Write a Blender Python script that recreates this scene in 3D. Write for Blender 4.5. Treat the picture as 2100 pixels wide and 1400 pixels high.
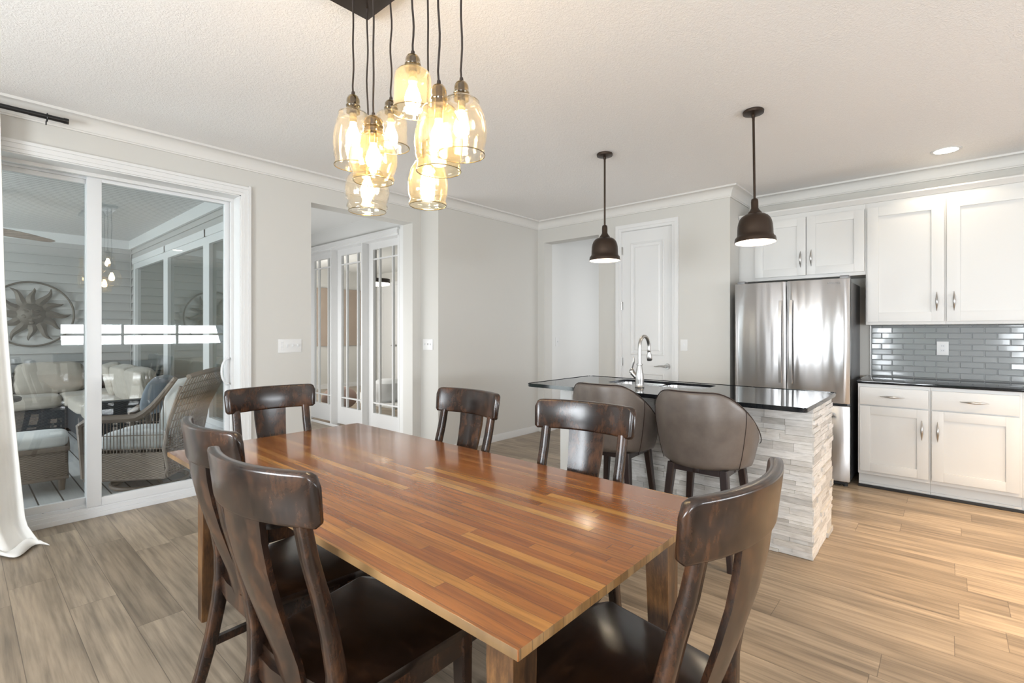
import bpy, bmesh, math, random
from mathutils import Vector, Matrix
R = math.radians
rng = random.Random(7)
for o in list(bpy.data.objects):
    bpy.data.objects.remove(o)
scn = bpy.context.scene
C = scn.collection

# ------------------------------------------------------------------ camera
CAM_H = 1.306
F_PX = 1012.6
HEAD = 41.54
cam_d = bpy.data.cameras.new('camera')
cam_d.sensor_width = 36.0
cam_d.lens = 36.0 * F_PX / 2100.0
cam_d.shift_y = -20.0 / 2100.0
cam_d.clip_start = 0.02
cam = bpy.data.objects.new('camera', cam_d)
C.objects.link(cam)
cam.location = (0, 0, CAM_H)
cam.rotation_euler = (R(90), 0, R(HEAD - 90))
scn.camera = cam

# ------------------------------------------------------------------ world, exposure
W = bpy.data.worlds.new('world')
scn.world = W
W.use_nodes = True
bg = W.node_tree.nodes['Background']
bg.inputs[0].default_value = (0.86, 0.93, 1.0, 1)
bg.inputs[1].default_value = 1.6
scn.view_settings.view_transform = 'Standard'
scn.view_settings.look = 'None'
scn.view_settings.gamma = 1
scn.view_settings.use_curve_mapping = False
scn.view_settings.exposure = 0.16

def area(name, loc, size, power, color, direction, spread=180):
    l = bpy.data.lights.new(name, 'AREA')
    l.shape = 'RECTANGLE'
    l.size, l.size_y = size
    l.energy = power
    l.color = color
    l.spread = R(spread)
    o = bpy.data.objects.new(name, l)
    C.objects.link(o)
    o.location = loc
    o.rotation_euler = Vector(direction).to_track_quat('-Z', 'Z').to_euler()
    return o

DAY = (0.90, 0.95, 1.0)
WARM = (1.0, 0.80, 0.56)
# daylight entering by the windows behind the camera and the open side of the porch
area('daylight_west_a', (-2.55, 2.05, 1.35), (1.2, 2.1), 230, DAY, (1, 0.1, .2))
area('daylight_west_b', (-2.55, -1.9, 1.35), (1.9, 2.1), 210, DAY, (1, 0, .75))
area('daylight_kitchen', (2.7, -3.65, 1.25), (2.7, 0.5), 150, DAY, (0, 1, .8))
area('daylight_porch', (-2.6, 7.0, 1.7), (4.6, 1.8), 250, DAY, (1, 0, -.25))

def spot(name, loc, power, color, angle=110, blend=0.6, r=0.05):
    l = bpy.data.lights.new(name, 'SPOT')
    l.energy = power
    l.color = color
    l.spot_size = R(angle)
    l.spot_blend = blend
    l.shadow_soft_size = r
    o = bpy.data.objects.new(name, l)
    C.objects.link(o)
    o.location = loc
    return o

# ------------------------------------------------------------------ material helpers
def newmat(name):
    m = bpy.data.materials.new(name)
    m.use_nodes = True
    nt = m.node_tree
    b = nt.nodes['Principled BSDF']
    return m, nt, b

def N(nt, t, **kw):
    n = nt.nodes.new(t)
    for k, v in kw.items():
        setattr(n, k, v)
    return n

def mth(nt, op, a, b=None, c=None):
    n = nt.nodes.new('ShaderNodeMath')
    n.operation = op
    for i, v in enumerate((a, b, c)):
        if v is None:
            continue
        if isinstance(v, (int, float)):
            n.inputs[i].default_value = v
        else:
            nt.links.new(v, n.inputs[i])
    return n.outputs[0]

def mixc(nt, fac, a, b, mode='MIX'):
    n = nt.nodes.new('ShaderNodeMix')
    n.data_type = 'RGBA'
    n.blend_type = mode
    for s, v in ((n.inputs[0], fac), (n.inputs[6], a), (n.inputs[7], b)):
        if isinstance(v, (int, float)):
            s.default_value = v
        elif isinstance(v, tuple):
            s.default_value = v if len(v) == 4 else v + (1,)
        else:
            nt.links.new(v, s)
    return n.outputs[2]

def ramp(nt, fac, stops):
    n = nt.nodes.new('ShaderNodeValToRGB')
    cr = n.color_ramp
    while len(cr.elements) < len(stops):
        cr.elements.new(0.5)
    for e, (p, c) in zip(cr.elements, stops):
        e.position = p
        e.color = c if len(c) == 4 else c + (1,)
    nt.links.new(fac, n.inputs[0])
    return n.outputs[0]

def noise(nt, vec, scale, detail=4, rough=0.55, dist=0.0):
    n = nt.nodes.new('ShaderNodeTexNoise')
    n.inputs['Scale'].default_value = scale
    n.inputs['Detail'].default_value = detail
    n.inputs['Roughness'].default_value = rough
    n.inputs['Distortion'].default_value = dist
    if vec is not None:
        nt.links.new(vec, n.inputs['Vector'])
    return n.outputs[0]

def coords(nt, sx=1, sy=1, sz=1):
    tc = nt.nodes.new('ShaderNodeTexCoord')
    mp = nt.nodes.new('ShaderNodeMapping')
    mp.inputs['Scale'].default_value = (sx, sy, sz)
    nt.links.new(tc.outputs['Object'], mp.inputs[0])
    return mp.outputs[0]

def bump(nt, b, h, strength=0.3, dist=0.01):
    n = nt.nodes.new('ShaderNodeBump')
    n.inputs['Strength'].default_value = strength
    n.inputs['Distance'].default_value = dist
    nt.links.new(h, n.inputs['Height'])
    nt.links.new(n.outputs[0], b.inputs['Normal'])

def simple(name, col, rough=0.5, metal=0.0, coat=0.0, bumps=None, var=0.0, spec=None):
    m, nt, b = newmat(name)
    b.inputs['Base Color'].default_value = col + (1,)
    b.inputs['Roughness'].default_value = rough
    b.inputs['Metallic'].default_value = metal
    b.inputs['Coat Weight'].default_value = coat
    if spec is not None:
        b.inputs['Specular IOR Level'].default_value = spec
    v = coords(nt)
    if var:
        n = noise(nt, v, 3.0)
        c = mixc(nt, n, tuple(x * (1 - var) for x in col), tuple(min(1, x * (1 + var)) for x in col))
        nt.links.new(c, b.inputs['Base Color'])
    if bumps:
        bump(nt, b, noise(nt, v, bumps[0], 3), bumps[1], bumps[2])
    return m

def planks(name, w, L, stops, across='X', along='Y', grain=(60, 3), gmix=0.35, gap=0.012, gapdark=0.35,
           rough=0.45, coat=0.0, gapbump=0.25, rnd_shift=0.0, knots=0.0, gapL=None):
    m, nt, b = newmat(name)
    tc = nt.nodes.new('ShaderNodeTexCoord')
    sp = nt.nodes.new('ShaderNodeSeparateXYZ')
    nt.links.new(tc.outputs['Object'], sp.inputs[0])
    a = sp.outputs[across]
    l = sp.outputs[along]
    aw = mth(nt, 'DIVIDE', a, w)
    i = mth(nt, 'FLOOR', aw)
    wn = nt.nodes.new('ShaderNodeTexWhiteNoise')
    wn.noise_dimensions = '1D'
    nt.links.new(i, wn.inputs['W'])
    off = mth(nt, 'MULTIPLY', wn.outputs['Value'], 7.3)
    ll = mth(nt, 'ADD', mth(nt, 'DIVIDE', l, L), off)
    j = mth(nt, 'FLOOR', ll)
    cv = nt.nodes.new('ShaderNodeCombineXYZ')
    nt.links.new(i, cv.inputs[0])
    nt.links.new(j, cv.inputs[1])
    wn2 = nt.nodes.new('ShaderNodeTexWhiteNoise')
    wn2.noise_dimensions = '2D'
    nt.links.new(cv.outputs[0], wn2.inputs['Vector'])
    rnd = wn2.outputs['Value']
    base = ramp(nt, rnd, stops)
    gv = nt.nodes.new('ShaderNodeCombineXYZ')
    nt.links.new(mth(nt, 'MULTIPLY', a, grain[0]), gv.inputs[0])
    nt.links.new(mth(nt, 'MULTIPLY', l, grain[1]), gv.inputs[1])
    nt.links.new(mth(nt, 'MULTIPLY', rnd, 37.0), gv.inputs[2])
    g = noise(nt, gv.outputs[0], 1.0, 5, 0.6, 0.25)
    gr = ramp(nt, g, [(0.3, (1 - gmix,) * 3), (0.55, (1.0,) * 3), (0.75, (1 + gmix * 0.4,) * 3)])
    col = mixc(nt, 1.0, base, gr, 'MULTIPLY')
    # slow tone drift along a board
    sv = nt.nodes.new('ShaderNodeCombineXYZ')
    nt.links.new(mth(nt, 'MULTIPLY', a, 9.0), sv.inputs[0])
    nt.links.new(mth(nt, 'MULTIPLY', l, 1.6), sv.inputs[1])
    nt.links.new(mth(nt, 'MULTIPLY', rnd, 11.0), sv.inputs[2])
    s = noise(nt, sv.outputs[0], 1.0, 3, 0.5, 0.3)
    col = mixc(nt, 1.0, col, ramp(nt, s, [(0.3, (1 - knots,) * 3), (0.6, (1.0,) * 3)]), 'MULTIPLY')
    fa = mth(nt, 'FRACT', aw)
    da = mth(nt, 'MINIMUM', fa, mth(nt, 'SUBTRACT', 1.0, fa))
    fl = mth(nt, 'FRACT', ll)
    dl = mth(nt, 'MULTIPLY', mth(nt, 'MINIMUM', fl, mth(nt, 'SUBTRACT', 1.0, fl)), L / w)
    dd = mth(nt, 'MINIMUM', da, dl)
    edge = mth(nt, 'LESS_THAN', dd, gap)
    col = mixc(nt, mth(nt, 'MULTIPLY', edge, gapdark), col, (0.02, 0.013, 0.01))
    nt.links.new(col, b.inputs['Base Color'])
    b.inputs['Roughness'].default_value = rough
    b.inputs['Coat Weight'].default_value = coat
    b.inputs['Coat Roughness'].default_value = 0.12
    h = mth(nt, 'SUBTRACT', mth(nt, 'MULTIPLY', g, 0.25), edge)
    bump(nt, b, h, gapbump, 0.002)
    return m

M = {}
def wallmat(name, col):
    m, nt, b = newmat(name)
    v = coords(nt)
    n = noise(nt, v, 60, 3)
    b.inputs['Base Color'].default_value = col + (1,)
    b.inputs['Roughness'].default_value = 0.6
    bump(nt, b, n, 0.05, 0.002)
    return m
M['wall'] = wallmat('wall_paint', (0.565, 0.553, 0.522))
M['hallwall'] = wallmat('hall_paint', (0.68, 0.68, 0.665))
M['crown'] = simple('crown_paint', (0.64, 0.625, 0.60), 0.5, bumps=(30, 0.02, 0.002))
M['white'] = simple('white_trim_paint', (0.68, 0.68, 0.675), 0.35, bumps=(30, 0.02, 0.002))
M['vinyl'] = simple('white_vinyl', (0.66, 0.67, 0.68), 0.35, bumps=(30, 0.02, 0.002))
M['cab'] = simple('cabinet_paint', (0.60, 0.60, 0.59), 0.38, bumps=(40, 0.02, 0.002))
m, nt, b = newmat('ceiling_texture')
b.inputs['Base Color'].default_value = (0.83, 0.815, 0.80, 1)
b.inputs['Roughness'].default_value = 0.85
v = coords(nt)
n1 = noise(nt, v, 62, 4, 0.6, 1.2)
n2 = ramp(nt, n1, [(0.42, (0, 0, 0)), (0.6, (1, 1, 1))])
bump(nt, b, n2, 0.40, 0.004)
M['ceil'] = m
M['floor'] = planks('floor_planks', 0.178, 1.22,
    [(0.0, (0.30, 0.235, 0.168)), (0.35, (0.345, 0.272, 0.196)), (0.7, (0.395, 0.314, 0.228)), (1.0, (0.44, 0.352, 0.258))],
    grain=(46, 2.0), gmix=0.42, gap=0.007, gapdark=0.55, rough=0.40, gapbump=0.2, knots=0.38)
M['table'] = planks('table_block', 0.0315, 0.80,
    [(0.0, (0.24, 0.072, 0.012)), (0.45, (0.30, 0.097, 0.016)), (0.78, (0.36, 0.130, 0.022)), (0.92, (0.42, 0.178, 0.034)), (1.0, (0.50, 0.245, 0.055))],
    grain=(110, 5), gmix=0.38, gap=0.024, gapdark=0.5, rough=0.26, coat=0.5, gapbump=0.12, knots=0.22)
M['table_edge'] = planks('table_edge_block', 0.0315, 5.0,
    [(0.0, (0.19, 0.095, 0.028)), (0.5, (0.26, 0.135, 0.045)), (1.0, (0.32, 0.185, 0.075))],
    grain=(30, 4), gmix=0.5, gap=0.03, gapdark=0.6, rough=0.4, coat=0.2, knots=0.3)
M['deck'] = planks('deck_boards', 0.14, 9.0,
    [(0.0, (0.40, 0.41, 0.42)), (1.0, (0.48, 0.49, 0.50))], grain=(30, 2), gmix=0.15, gap=0.035, gapdark=0.95,
    rough=0.55, gapbump=0.6, knots=0.1)

def darkwood(name, c0, c1, c2, sc=(7, 7, 2.2), rough=0.22, coat=0.5):
    m, nt, b = newmat(name)
    v = coords(nt, *sc)
    n = noise(nt, v, 1.6, 8, 0.72, 0.35)
    col = ramp(nt, n, [(0.36, c0), (0.49, c1), (0.66, c2)])
    v2 = coords(nt, sc[0] * 14, sc[1] * 14, sc[2] * 3)
    g = noise(nt, v2, 1.0, 3)
    col = mixc(nt, 1.0, col, ramp(nt, g, [(0.35, (0.7, 0.7, 0.7)), (0.6, (1.05, 1.05, 1.05))]), 'MULTIPLY')
    nt.links.new(col, b.inputs['Base Color'])
    b.inputs['Roughness'].default_value = rough
    b.inputs['Coat Weight'].default_value = coat
    b.inputs['Coat Roughness'].default_value = 0.15
    bump(nt, b, n, 0.06, 0.004)
    return m
M['chair'] = darkwood('espresso_wood', (0.010, 0.0060, 0.005), (0.024, 0.0125, 0.0085), (0.078, 0.033, 0.015), sc=(8, 8, 5), rough=0.24, coat=0.12)
M['chair_seat'] = darkwood('espresso_seat_wood', (0.006, 0.004, 0.003), (0.012, 0.007, 0.005), (0.030, 0.014, 0.007), sc=(2.5, 9, 9), rough=0.22, coat=0.2)
M['leg_wood'] = darkwood('table_leg_wood', (0.03, 0.014, 0.006), (0.10, 0.045, 0.016), (0.24, 0.115, 0.038), sc=(6, 6, 1.6), rough=0.35, coat=0.2)
M['stool_leg'] = simple('stool_leg_wood', (0.018, 0.008, 0.007), 0.3, coat=0.3, var=0.3)
m, nt, b = newmat('grey_leather')
v = coords(nt)
n = noise(nt, v, 6, 5, 0.6)
col = ramp(nt, n, [(0.3, (0.095, 0.078, 0.068)), (0.7, (0.165, 0.138, 0.12))])
nt.links.new(col, b.inputs['Base Color'])
b.inputs['Roughness'].default_value = 0.36
bump(nt, b, noise(nt, v, 260, 2), 0.12, 0.001)
M['leather'] = m
M['bronze'] = simple('bronze_metal', (0.050, 0.034, 0.025), 0.38, metal=0.75, coat=0.1, var=0.2)
M['black'] = simple('black_metal', (0.012, 0.012, 0.013), 0.35, metal=0.3, coat=0.2)
M['cord'] = simple('cord_fabric', (0.022, 0.014, 0.011), 0.75)
M['nickel'] = simple('brushed_nickel', (0.47, 0.46, 0.45), 0.30, metal=1.0)
M['steel_dark'] = simple('fridge_side_grey', (0.17, 0.17, 0.175), 0.42, metal=0.5)
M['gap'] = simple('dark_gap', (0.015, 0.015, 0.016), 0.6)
M['granite'] = None
m, nt, b = newmat('black_granite')
v = coords(nt)
n = noise(nt, v, 400, 2, 0.5)
col = ramp(nt, n, [(0.60, (0.008, 0.009, 0.011)), (0.74, (0.06, 0.07, 0.085))])
nt.links.new(col, b.inputs['Base Color'])
b.inputs['Roughness'].default_value = 0.07
b.inputs['Specular IOR Level'].default_value = 0.45
M['granite'] = m
m, nt, b = newmat('brushed_stainless')
v = coords(nt, 2, 2, 900)
b.inputs['Base Color'].default_value = (0.60, 0.60, 0.61, 1)
b.inputs['Metallic'].default_value = 1.0
b.inputs['Roughness'].default_value = 0.30
b.inputs['Anisotropic'].default_value = 0.92
b.inputs['Anisotropic Rotation'].default_value = 0.25
tg = nt.nodes.new('ShaderNodeTangent')
tg.direction_type = 'RADIAL'
tg.axis = 'Z'
nt.links.new(tg.outputs[0], b.inputs['Tangent'])
w1 = noise(nt, coords(nt, 1, 5.0, 0.45), 1.0, 2, 0.5)
bump(nt, b, w1, 0.35, 0.05)
M['steel'] = m
M['steel_plain'] = simple('stainless_plain', (0.62, 0.62, 0.62), 0.22, metal=1.0)
m, nt, b = newmat('ledger_stone')
tc = nt.nodes.new('ShaderNodeTexCoord')
ge = nt.nodes.new('ShaderNodeAttribute')
ge.attribute_name = 'tone'
col = ramp(nt, ge.outputs['Fac'], [(0.0, (0.46, 0.44, 0.415)), (0.35, (0.58, 0.56, 0.535)), (1.0, (0.69, 0.675, 0.655))])
v = coords(nt, 14, 14, 90)
g = noise(nt, v, 1.0, 5, 0.6, 0.5)
col = mixc(nt, 1.0, col, ramp(nt, g, [(0.3, (0.78, 0.77, 0.75)), (0.65, (1.06, 1.06, 1.06))]), 'MULTIPLY')
nt.links.new(col, b.inputs['Base Color'])
b.inputs['Roughness'].default_value = 0.7
bump(nt, b, g, 0.25, 0.003)
M['stone'] = m
m, nt, b = newmat('grey_glass_tile')
b.inputs['Base Color'].default_value = (0.30, 0.315, 0.32, 1)
b.inputs['Roughness'].default_value = 0.10
b.inputs['Coat Weight'].default_value = 0.3
b.inputs['Coat Roughness'].default_value = 0.03
M['tile'] = m
M['grout'] = simple('grout', (0.34, 0.35, 0.355), 0.6)
def linen(name, col, sc=260, st=0.25):
    m, nt, b = newmat(name)
    v = coords(nt)
    n = noise(nt, v, sc, 2)
    n2 = noise(nt, v, 4, 3)
    c = mixc(nt, n2, tuple(x * 0.86 for x in col), tuple(min(1, x * 1.08) for x in col))
    nt.links.new(c, b.inputs['Base Color'])
    b.inputs['Roughness'].default_value = 0.9
    b.inputs['Sheen Weight'].default_value = 0.2
    bump(nt, b, n, st, 0.002)
    return m
M['curtain'] = linen('curtain_linen', (0.80, 0.79, 0.76))
M['cushion'] = linen('cushion_beige', (0.43, 0.39, 0.34))
M['cushion_grey'] = linen('cushion_pale', (0.70, 0.71, 0.72))
M['pattern'] = linen('cushion_blue_grey', (0.20, 0.23, 0.27), 30, 0.1)
M['rug'] = linen('white_rug', (0.74, 0.73, 0.71), 60, 0.5)
M['blush'] = linen('blush_fabric', (0.50, 0.33, 0.27))
M['taupe'] = linen('taupe_shade', (0.36, 0.28, 0.22), 40, 0.2)
def wicker(name, c0, c1, sx=130, sz=55):
    m, nt, b = newmat(name)
    tc = nt.nodes.new('ShaderNodeTexCoord')
    sp = nt.nodes.new('ShaderNodeSeparateXYZ')
    nt.links.new(tc.outputs['Object'], sp.inputs[0])
    s1 = mth(nt, 'SINE', mth(nt, 'MULTIPLY', mth(nt, 'ADD', sp.outputs[0], sp.outputs[1]), sx))
    s2 = mth(nt, 'SINE', mth(nt, 'MULTIPLY', sp.outputs[2], sz * 6.0))
    p = mth(nt, 'MULTIPLY', s1, s2)
    h = mth(nt, 'ADD', mth(nt, 'MULTIPLY', p, 0.5), 0.5)
    col = mixc(nt, h, c0, c1)
    nt.links.new(col, b.inputs['Base Color'])
    b.inputs['Roughness'].default_value = 0.55
    bump(nt, b, h, 0.5, 0.004)
    return m
M['wicker'] = wicker('brown_wicker', (0.09, 0.066, 0.05), (0.24, 0.19, 0.155))
M['wicker_dark'] = wicker('dark_wicker', (0.02, 0.021, 0.024), (0.075, 0.078, 0.085))
M['rod'] = simple('wicker_strand', (0.17, 0.13, 0.105), 0.55, var=0.3)
M['sunmetal'] = simple('aged_metal', (0.095, 0.082, 0.066), 0.55, metal=0.4, var=0.35)
M['sideM'] = simple('vinyl_siding', (0.42, 0.42, 0.415), 0.5, bumps=(50, 0.04, 0.002))
m, nt, b = newmat('beadboard_ceiling')
tc = nt.nodes.new('ShaderNodeTexCoord')
sp = nt.nodes.new('ShaderNodeSeparateXYZ')
nt.links.new(tc.outputs['Object'], sp.inputs[0])
fr = mth(nt, 'FRACT', mth(nt, 'DIVIDE', sp.outputs[1], 0.075))
gv = mth(nt, 'LESS_THAN', fr, 0.18)
nt.links.new(mixc(nt, gv, (0.64, 0.64, 0.64), (0.22, 0.22, 0.22)), b.inputs['Base Color'])
bump(nt, b, mth(nt, 'SUBTRACT', 1.0, gv), 0.5, 0.004)
b.inputs['Roughness'].default_value = 0.45
M['bead'] = m
M['fanblade'] = darkwood('fan_blade_wood', (0.16, 0.10, 0.075), (0.28, 0.20, 0.15), (0.42, 0.32, 0.25), sc=(3, 14, 3), rough=0.5, coat=0)

M['grass'] = simple('grass_green', (0.12, 0.24, 0.07), 0.9, bumps=(8, 0.8, 0.1), var=0.5)
def clearglass(name, tint=(1, 1, 1), ior=1.45, rough=0.0, gain=1.0, body=0.0, bodycol=(1, 1, 1), wavy=0):
    m = bpy.data.materials.new(name)
    m.use_nodes = True
    nt = m.node_tree
    nt.nodes.clear()
    out = nt.nodes.new('ShaderNodeOutputMaterial')
    tr = nt.nodes.new('ShaderNodeBsdfTransparent')
    tr.inputs[0].default_value = tint + (1,)
    gl = nt.nodes.new('ShaderNodeBsdfGlossy')
    gl.inputs['Roughness'].default_value = rough
    # Schlick reflectance, the same on both faces of the sheet
    lw = nt.nodes.new('ShaderNodeLayerWeight')
    lw.inputs[0].default_value = 0.5
    f0 = ((ior - 1) / (ior + 1)) ** 2
    sch = mth(nt, 'ADD', mth(nt, 'MULTIPLY', mth(nt, 'POWER', lw.outputs['Facing'], 5.0), 1 - f0), f0)
    mx = nt.nodes.new('ShaderNodeMixShader')
    f = mth(nt, 'MINIMUM', mth(nt, 'MULTIPLY', sch, gain), 1.0)
    if wavy:
        bp = nt.nodes.new('ShaderNodeBump')
        bp.inputs['Strength'].default_value = 0.25
        bp.inputs['Distance'].default_value = 0.004
        nt.links.new(noise(nt, coords(nt), wavy, 3, 0.6), bp.inputs['Height'])
        nt.links.new(bp.outputs[0], gl.inputs['Normal'])
    nt.links.new(f, mx.inputs[0])
    nt.links.new(tr.outputs[0], mx.inputs[1])
    nt.links.new(gl.outputs[0], mx.inputs[2])
    last = mx.outputs[0]
    if body:
        df = nt.nodes.new('ShaderNodeBsdfTranslucent')
        df.inputs[0].default_value = bodycol + (1,)
        m2 = nt.nodes.new('ShaderNodeMixShader')
        m2.inputs[0].default_value = body
        nt.links.new(last, m2.inputs[1])
        nt.links.new(df.outputs[0], m2.inputs[2])
        last = m2.outputs[0]
    nt.links.new(last, out.inputs[0])
    return m
M['pane'] = clearglass('window_glass', (0.93, 0.95, 0.94), 1.5, gain=1.9)
M['french'] = clearglass('french_door_glass', (0.95, 0.96, 0.96), 1.45)
M['amber'] = clearglass('amber_glass', (0.97, 0.885, 0.68), 1.5, gain=2.6, body=0.05, bodycol=(0.95, 0.78, 0.48), wavy=45)
M['amber_clear'] = clearglass('champagne_glass', (0.98, 0.93, 0.83), 1.5, gain=2.6, body=0.02, bodycol=(1.0, 0.88, 0.66), wavy=45)
M['smoke'] = clearglass('smoky_amber_glass', (0.50, 0.42, 0.26), 1.5, gain=3.5, body=0.18, bodycol=(0.36, 0.28, 0.13), wavy=60)
M['mercury'] = simple('antique_mercury_glass', (0.42, 0.33, 0.17), 0.14, metal=0.85, coat=0.5, var=0.4)
M['darkpane'] = simple('dark_reflecting_glass', (0.07, 0.085, 0.075), 0.03, coat=1.0)

def emit(name, col, s):
    m, nt, b = newmat(name)
    b.inputs['Base Color'].default_value = col + (1,)
    b.inputs['Emission Color'].default_value = col + (1,)
    b.inputs['Emission Strength'].default_value = s
    return m
M['bulb'] = emit('lit_bulb', (1.0, 0.80, 0.55), 55)
M['bulb_pend'] = emit('lit_pendant_bulb', (1.0, 0.86, 0.66), 60)
M['can'] = emit('lit_recessed_lamp', (1.0, 0.90, 0.74), 14)
M['officelamp'] = emit('lit_office_lamp', (1.0, 0.93, 0.82), 6)
M['shade_in'] = simple('white_enamel', (0.86, 0.84, 0.80), 0.4)

# ------------------------------------------------------------------ mesh builder
class MB:
    def __init__(s):
        s.bm = bmesh.new()
    def _bev(s, vs, bev, seg=2):
        if bev <= 0:
            return
        es = {e for v in vs for e in v.link_edges}
        bmesh.ops.bevel(s.bm, geom=list(es), offset=bev, segments=seg, profile=0.7, affect='EDGES')
    def box(s, x0, x1, y0, y1, z0, z1, bev=0.0, mat=None):
        x0, x1 = sorted((x0, x1)); y0, y1 = sorted((y0, y1)); z0, z1 = sorted((z0, z1))
        r = bmesh.ops.create_cube(s.bm, size=1.0)
        for v in r['verts']:
            v.co = Vector(((v.co.x + .5) * (x1 - x0) + x0, (v.co.y + .5) * (y1 - y0) + y0, (v.co.z + .5) * (z1 - z0) + z0))
            if mat is not None:
                v.co = mat @ v.co
        s._bev(r['verts'], bev)
        return s
    def prism(s, pts, z0, z1, bev=0.0, mat=None, axis='Z'):
        def tr(p, z):
            if axis == 'Z': q = Vector((p[0], p[1], z))
            elif axis == 'X': q = Vector((z, p[0], p[1]))
            else: q = Vector((p[0], z, p[1]))
            return mat @ q if mat is not None else q
        lo = [s.bm.verts.new(tr(p, z0)) for p in pts]
        hi = [s.bm.verts.new(tr(p, z1)) for p in pts]
        n = len(pts)
        s.bm.faces.new(list(reversed(lo)))
        s.bm.faces.new(hi)
        for i in range(n):
            s.bm.faces.new((lo[i], lo[(i + 1) % n], hi[(i + 1) % n], hi[i]))
        s._bev(lo + hi, bev)
        return s
    def rings(s, rings, close=True, caps=True):
        """skin a list of vertex-loop coordinate lists"""
        vr = [[s.bm.verts.new(Vector(p)) for p in r] for r in rings]
        n = len(vr[0])
        for a, b in zip(vr[:-1], vr[1:]):
            for i in range(n if close else n - 1):
                j = (i + 1) % n
                s.bm.faces.new((a[i], a[j], b[j], b[i]))
        if caps and close:
            s.bm.faces.new(list(reversed(vr[0])))
            s.bm.faces.new(vr[-1])
        return s
    def lathe(s, prof, cx=0, cy=0, seg=32, mat=None, caps=False):
        rs = []
        for r, z in prof:
            ring = []
            for k in range(seg):
                a = 2 * math.pi * k / seg
                p = Vector((cx + r * math.cos(a), cy + r * math.sin(a), z))
                ring.append(mat @ p if mat is not None else p)
            rs.append(ring)
        return s.rings(rs, True, caps)
    def cyl(s, p0, p1, r0, r1=None, seg=16):
        return s.tube([p0, p1], [r0, r1 if r1 is not None else r0], seg)
    def tube(s, path, rad, seg=10, closed=False, flat=None):
        path = [Vector(p) for p in path]
        n = len(path)
        if not hasattr(rad, '__len__'):
            rad = [rad] * n
        rs = []
        up = None
        for i, p in enumerate(path):
            if closed:
                t = path[(i + 1) % n] - path[i - 1]
            else:
                t = (path[min(i + 1, n - 1)] - path[max(i - 1, 0)])
            t.normalize()
            if up is None:
                up = Vector((0, 0, 1)) if abs(t.z) < 0.9 else Vector((1, 0, 0))
            u = (up - t * up.dot(t)).normalized()
            up = u
            w = t.cross(u)
            ring = []
            for k in range(seg):
                a = 2 * math.pi * k / seg
                ring.append(p + u * math.cos(a) * rad[i] + w * math.sin(a) * rad[i] * (flat or 1))
            rs.append(ring)
        if closed:
            rs.append(rs[0])
            return s.rings(rs, True, False)
        return s.rings(rs, True, True)
    def bar(s, path, wx, wy, bev=0.0, axis=Vector((1, 0, 0))):
        """rectangular section swept along a path; wx along axis, wy across"""
        path = [Vector(p) for p in path]
        n = len(path)
        f = lambda w, i: w[i] if hasattr(w, '__len__') else w
        rs = []
        for i, p in enumerate(path):
            t = (path[min(i + 1, n - 1)] - path[max(i - 1, 0)]).normalized()
            u = (axis - t * axis.dot(t)).normalized()
            w = t.cross(u)
            a, b = f(wx, i) / 2, f(wy, i) / 2
            c = min(a, b) * 0.25 if bev else 0
            if c:
                sec = [(-a + c, -b), (a - c, -b), (a, -b + c), (a, b - c), (a - c, b), (-a + c, b), (-a, b - c), (-a, -b + c)]
            else:
                sec = [(-a, -b), (a, -b), (a, b), (-a, b)]
            rs.append([p + u * q[0] + w * q[1] for q in sec])
        return s.rings(rs, True, True)
    def sphere(s, c, r, seg=16, sc=(1, 1, 1)):
        rr = bmesh.ops.create_uvsphere(s.bm, u_segments=seg, v_segments=max(6, seg // 2), radius=r)
        for v in rr['verts']:
            v.co = Vector((v.co.x * sc[0] + c[0], v.co.y * sc[1] + c[1], v.co.z * sc[2] + c[2]))
        return s
    def build(s, name, mat, parent=None, world=False, smooth=40, props=None):
        bmesh.ops.recalc_face_normals(s.bm, faces=s.bm.faces)
        me = bpy.data.meshes.new(name)
        s.bm.to_mesh(me)
        s.bm.free()
        if world and parent is not None:
            off = Vector((0, 0, 0))
            p = parent
            while p is not None:
                off += p.location
                p = p.parent
            me.transform(Matrix.Translation(-off))
        if smooth:
            for p in me.polygons:
                p.use_smooth = True
            me.set_sharp_from_angle(angle=R(smooth))
        me.materials.append(mat)
        o = bpy.data.objects.new(name, me)
        C.objects.link(o)
        if parent is not None:
            o.parent = parent
        if props:
            for k, v in props.items():
                o[k] = v
        return o

def thing(name, label, cat, loc=(0, 0, 0), rotz=0.0, group=None, kind=None):
    o = bpy.data.objects.new(name, None)
    o.empty_display_size = 0.05
    C.objects.link(o)
    o.location = loc
    o.rotation_euler = (0, 0, rotz)
    o['label'] = label
    o['category'] = cat
    if group: o['group'] = group
    if kind: o['kind'] = kind
    return o
def tag(o, label, cat, group=None, kind=None):
    o['label'] = label
    o['category'] = cat
    if group: o['group'] = group
    if kind: o['kind'] = kind
    return o
def struct(o, label=None, cat=None):
    o['kind'] = 'structure'
    if label:
        o['label'] = label
        o['category'] = cat
    return o
def dup_tree(o, parent=None):
    c = o.copy()
    C.objects.link(c)
    c.parent = parent
    for ch in list(o.children):
        dup_tree(ch, c)
    return c

# ================================================================== SHELL
HC = 2.74
YA, YB, XB, XK = 4.34, 4.045, 5.08, 5.70
XW, YS = -2.2, -3.3
YJ, XJ = 4.51, 3.39

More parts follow.
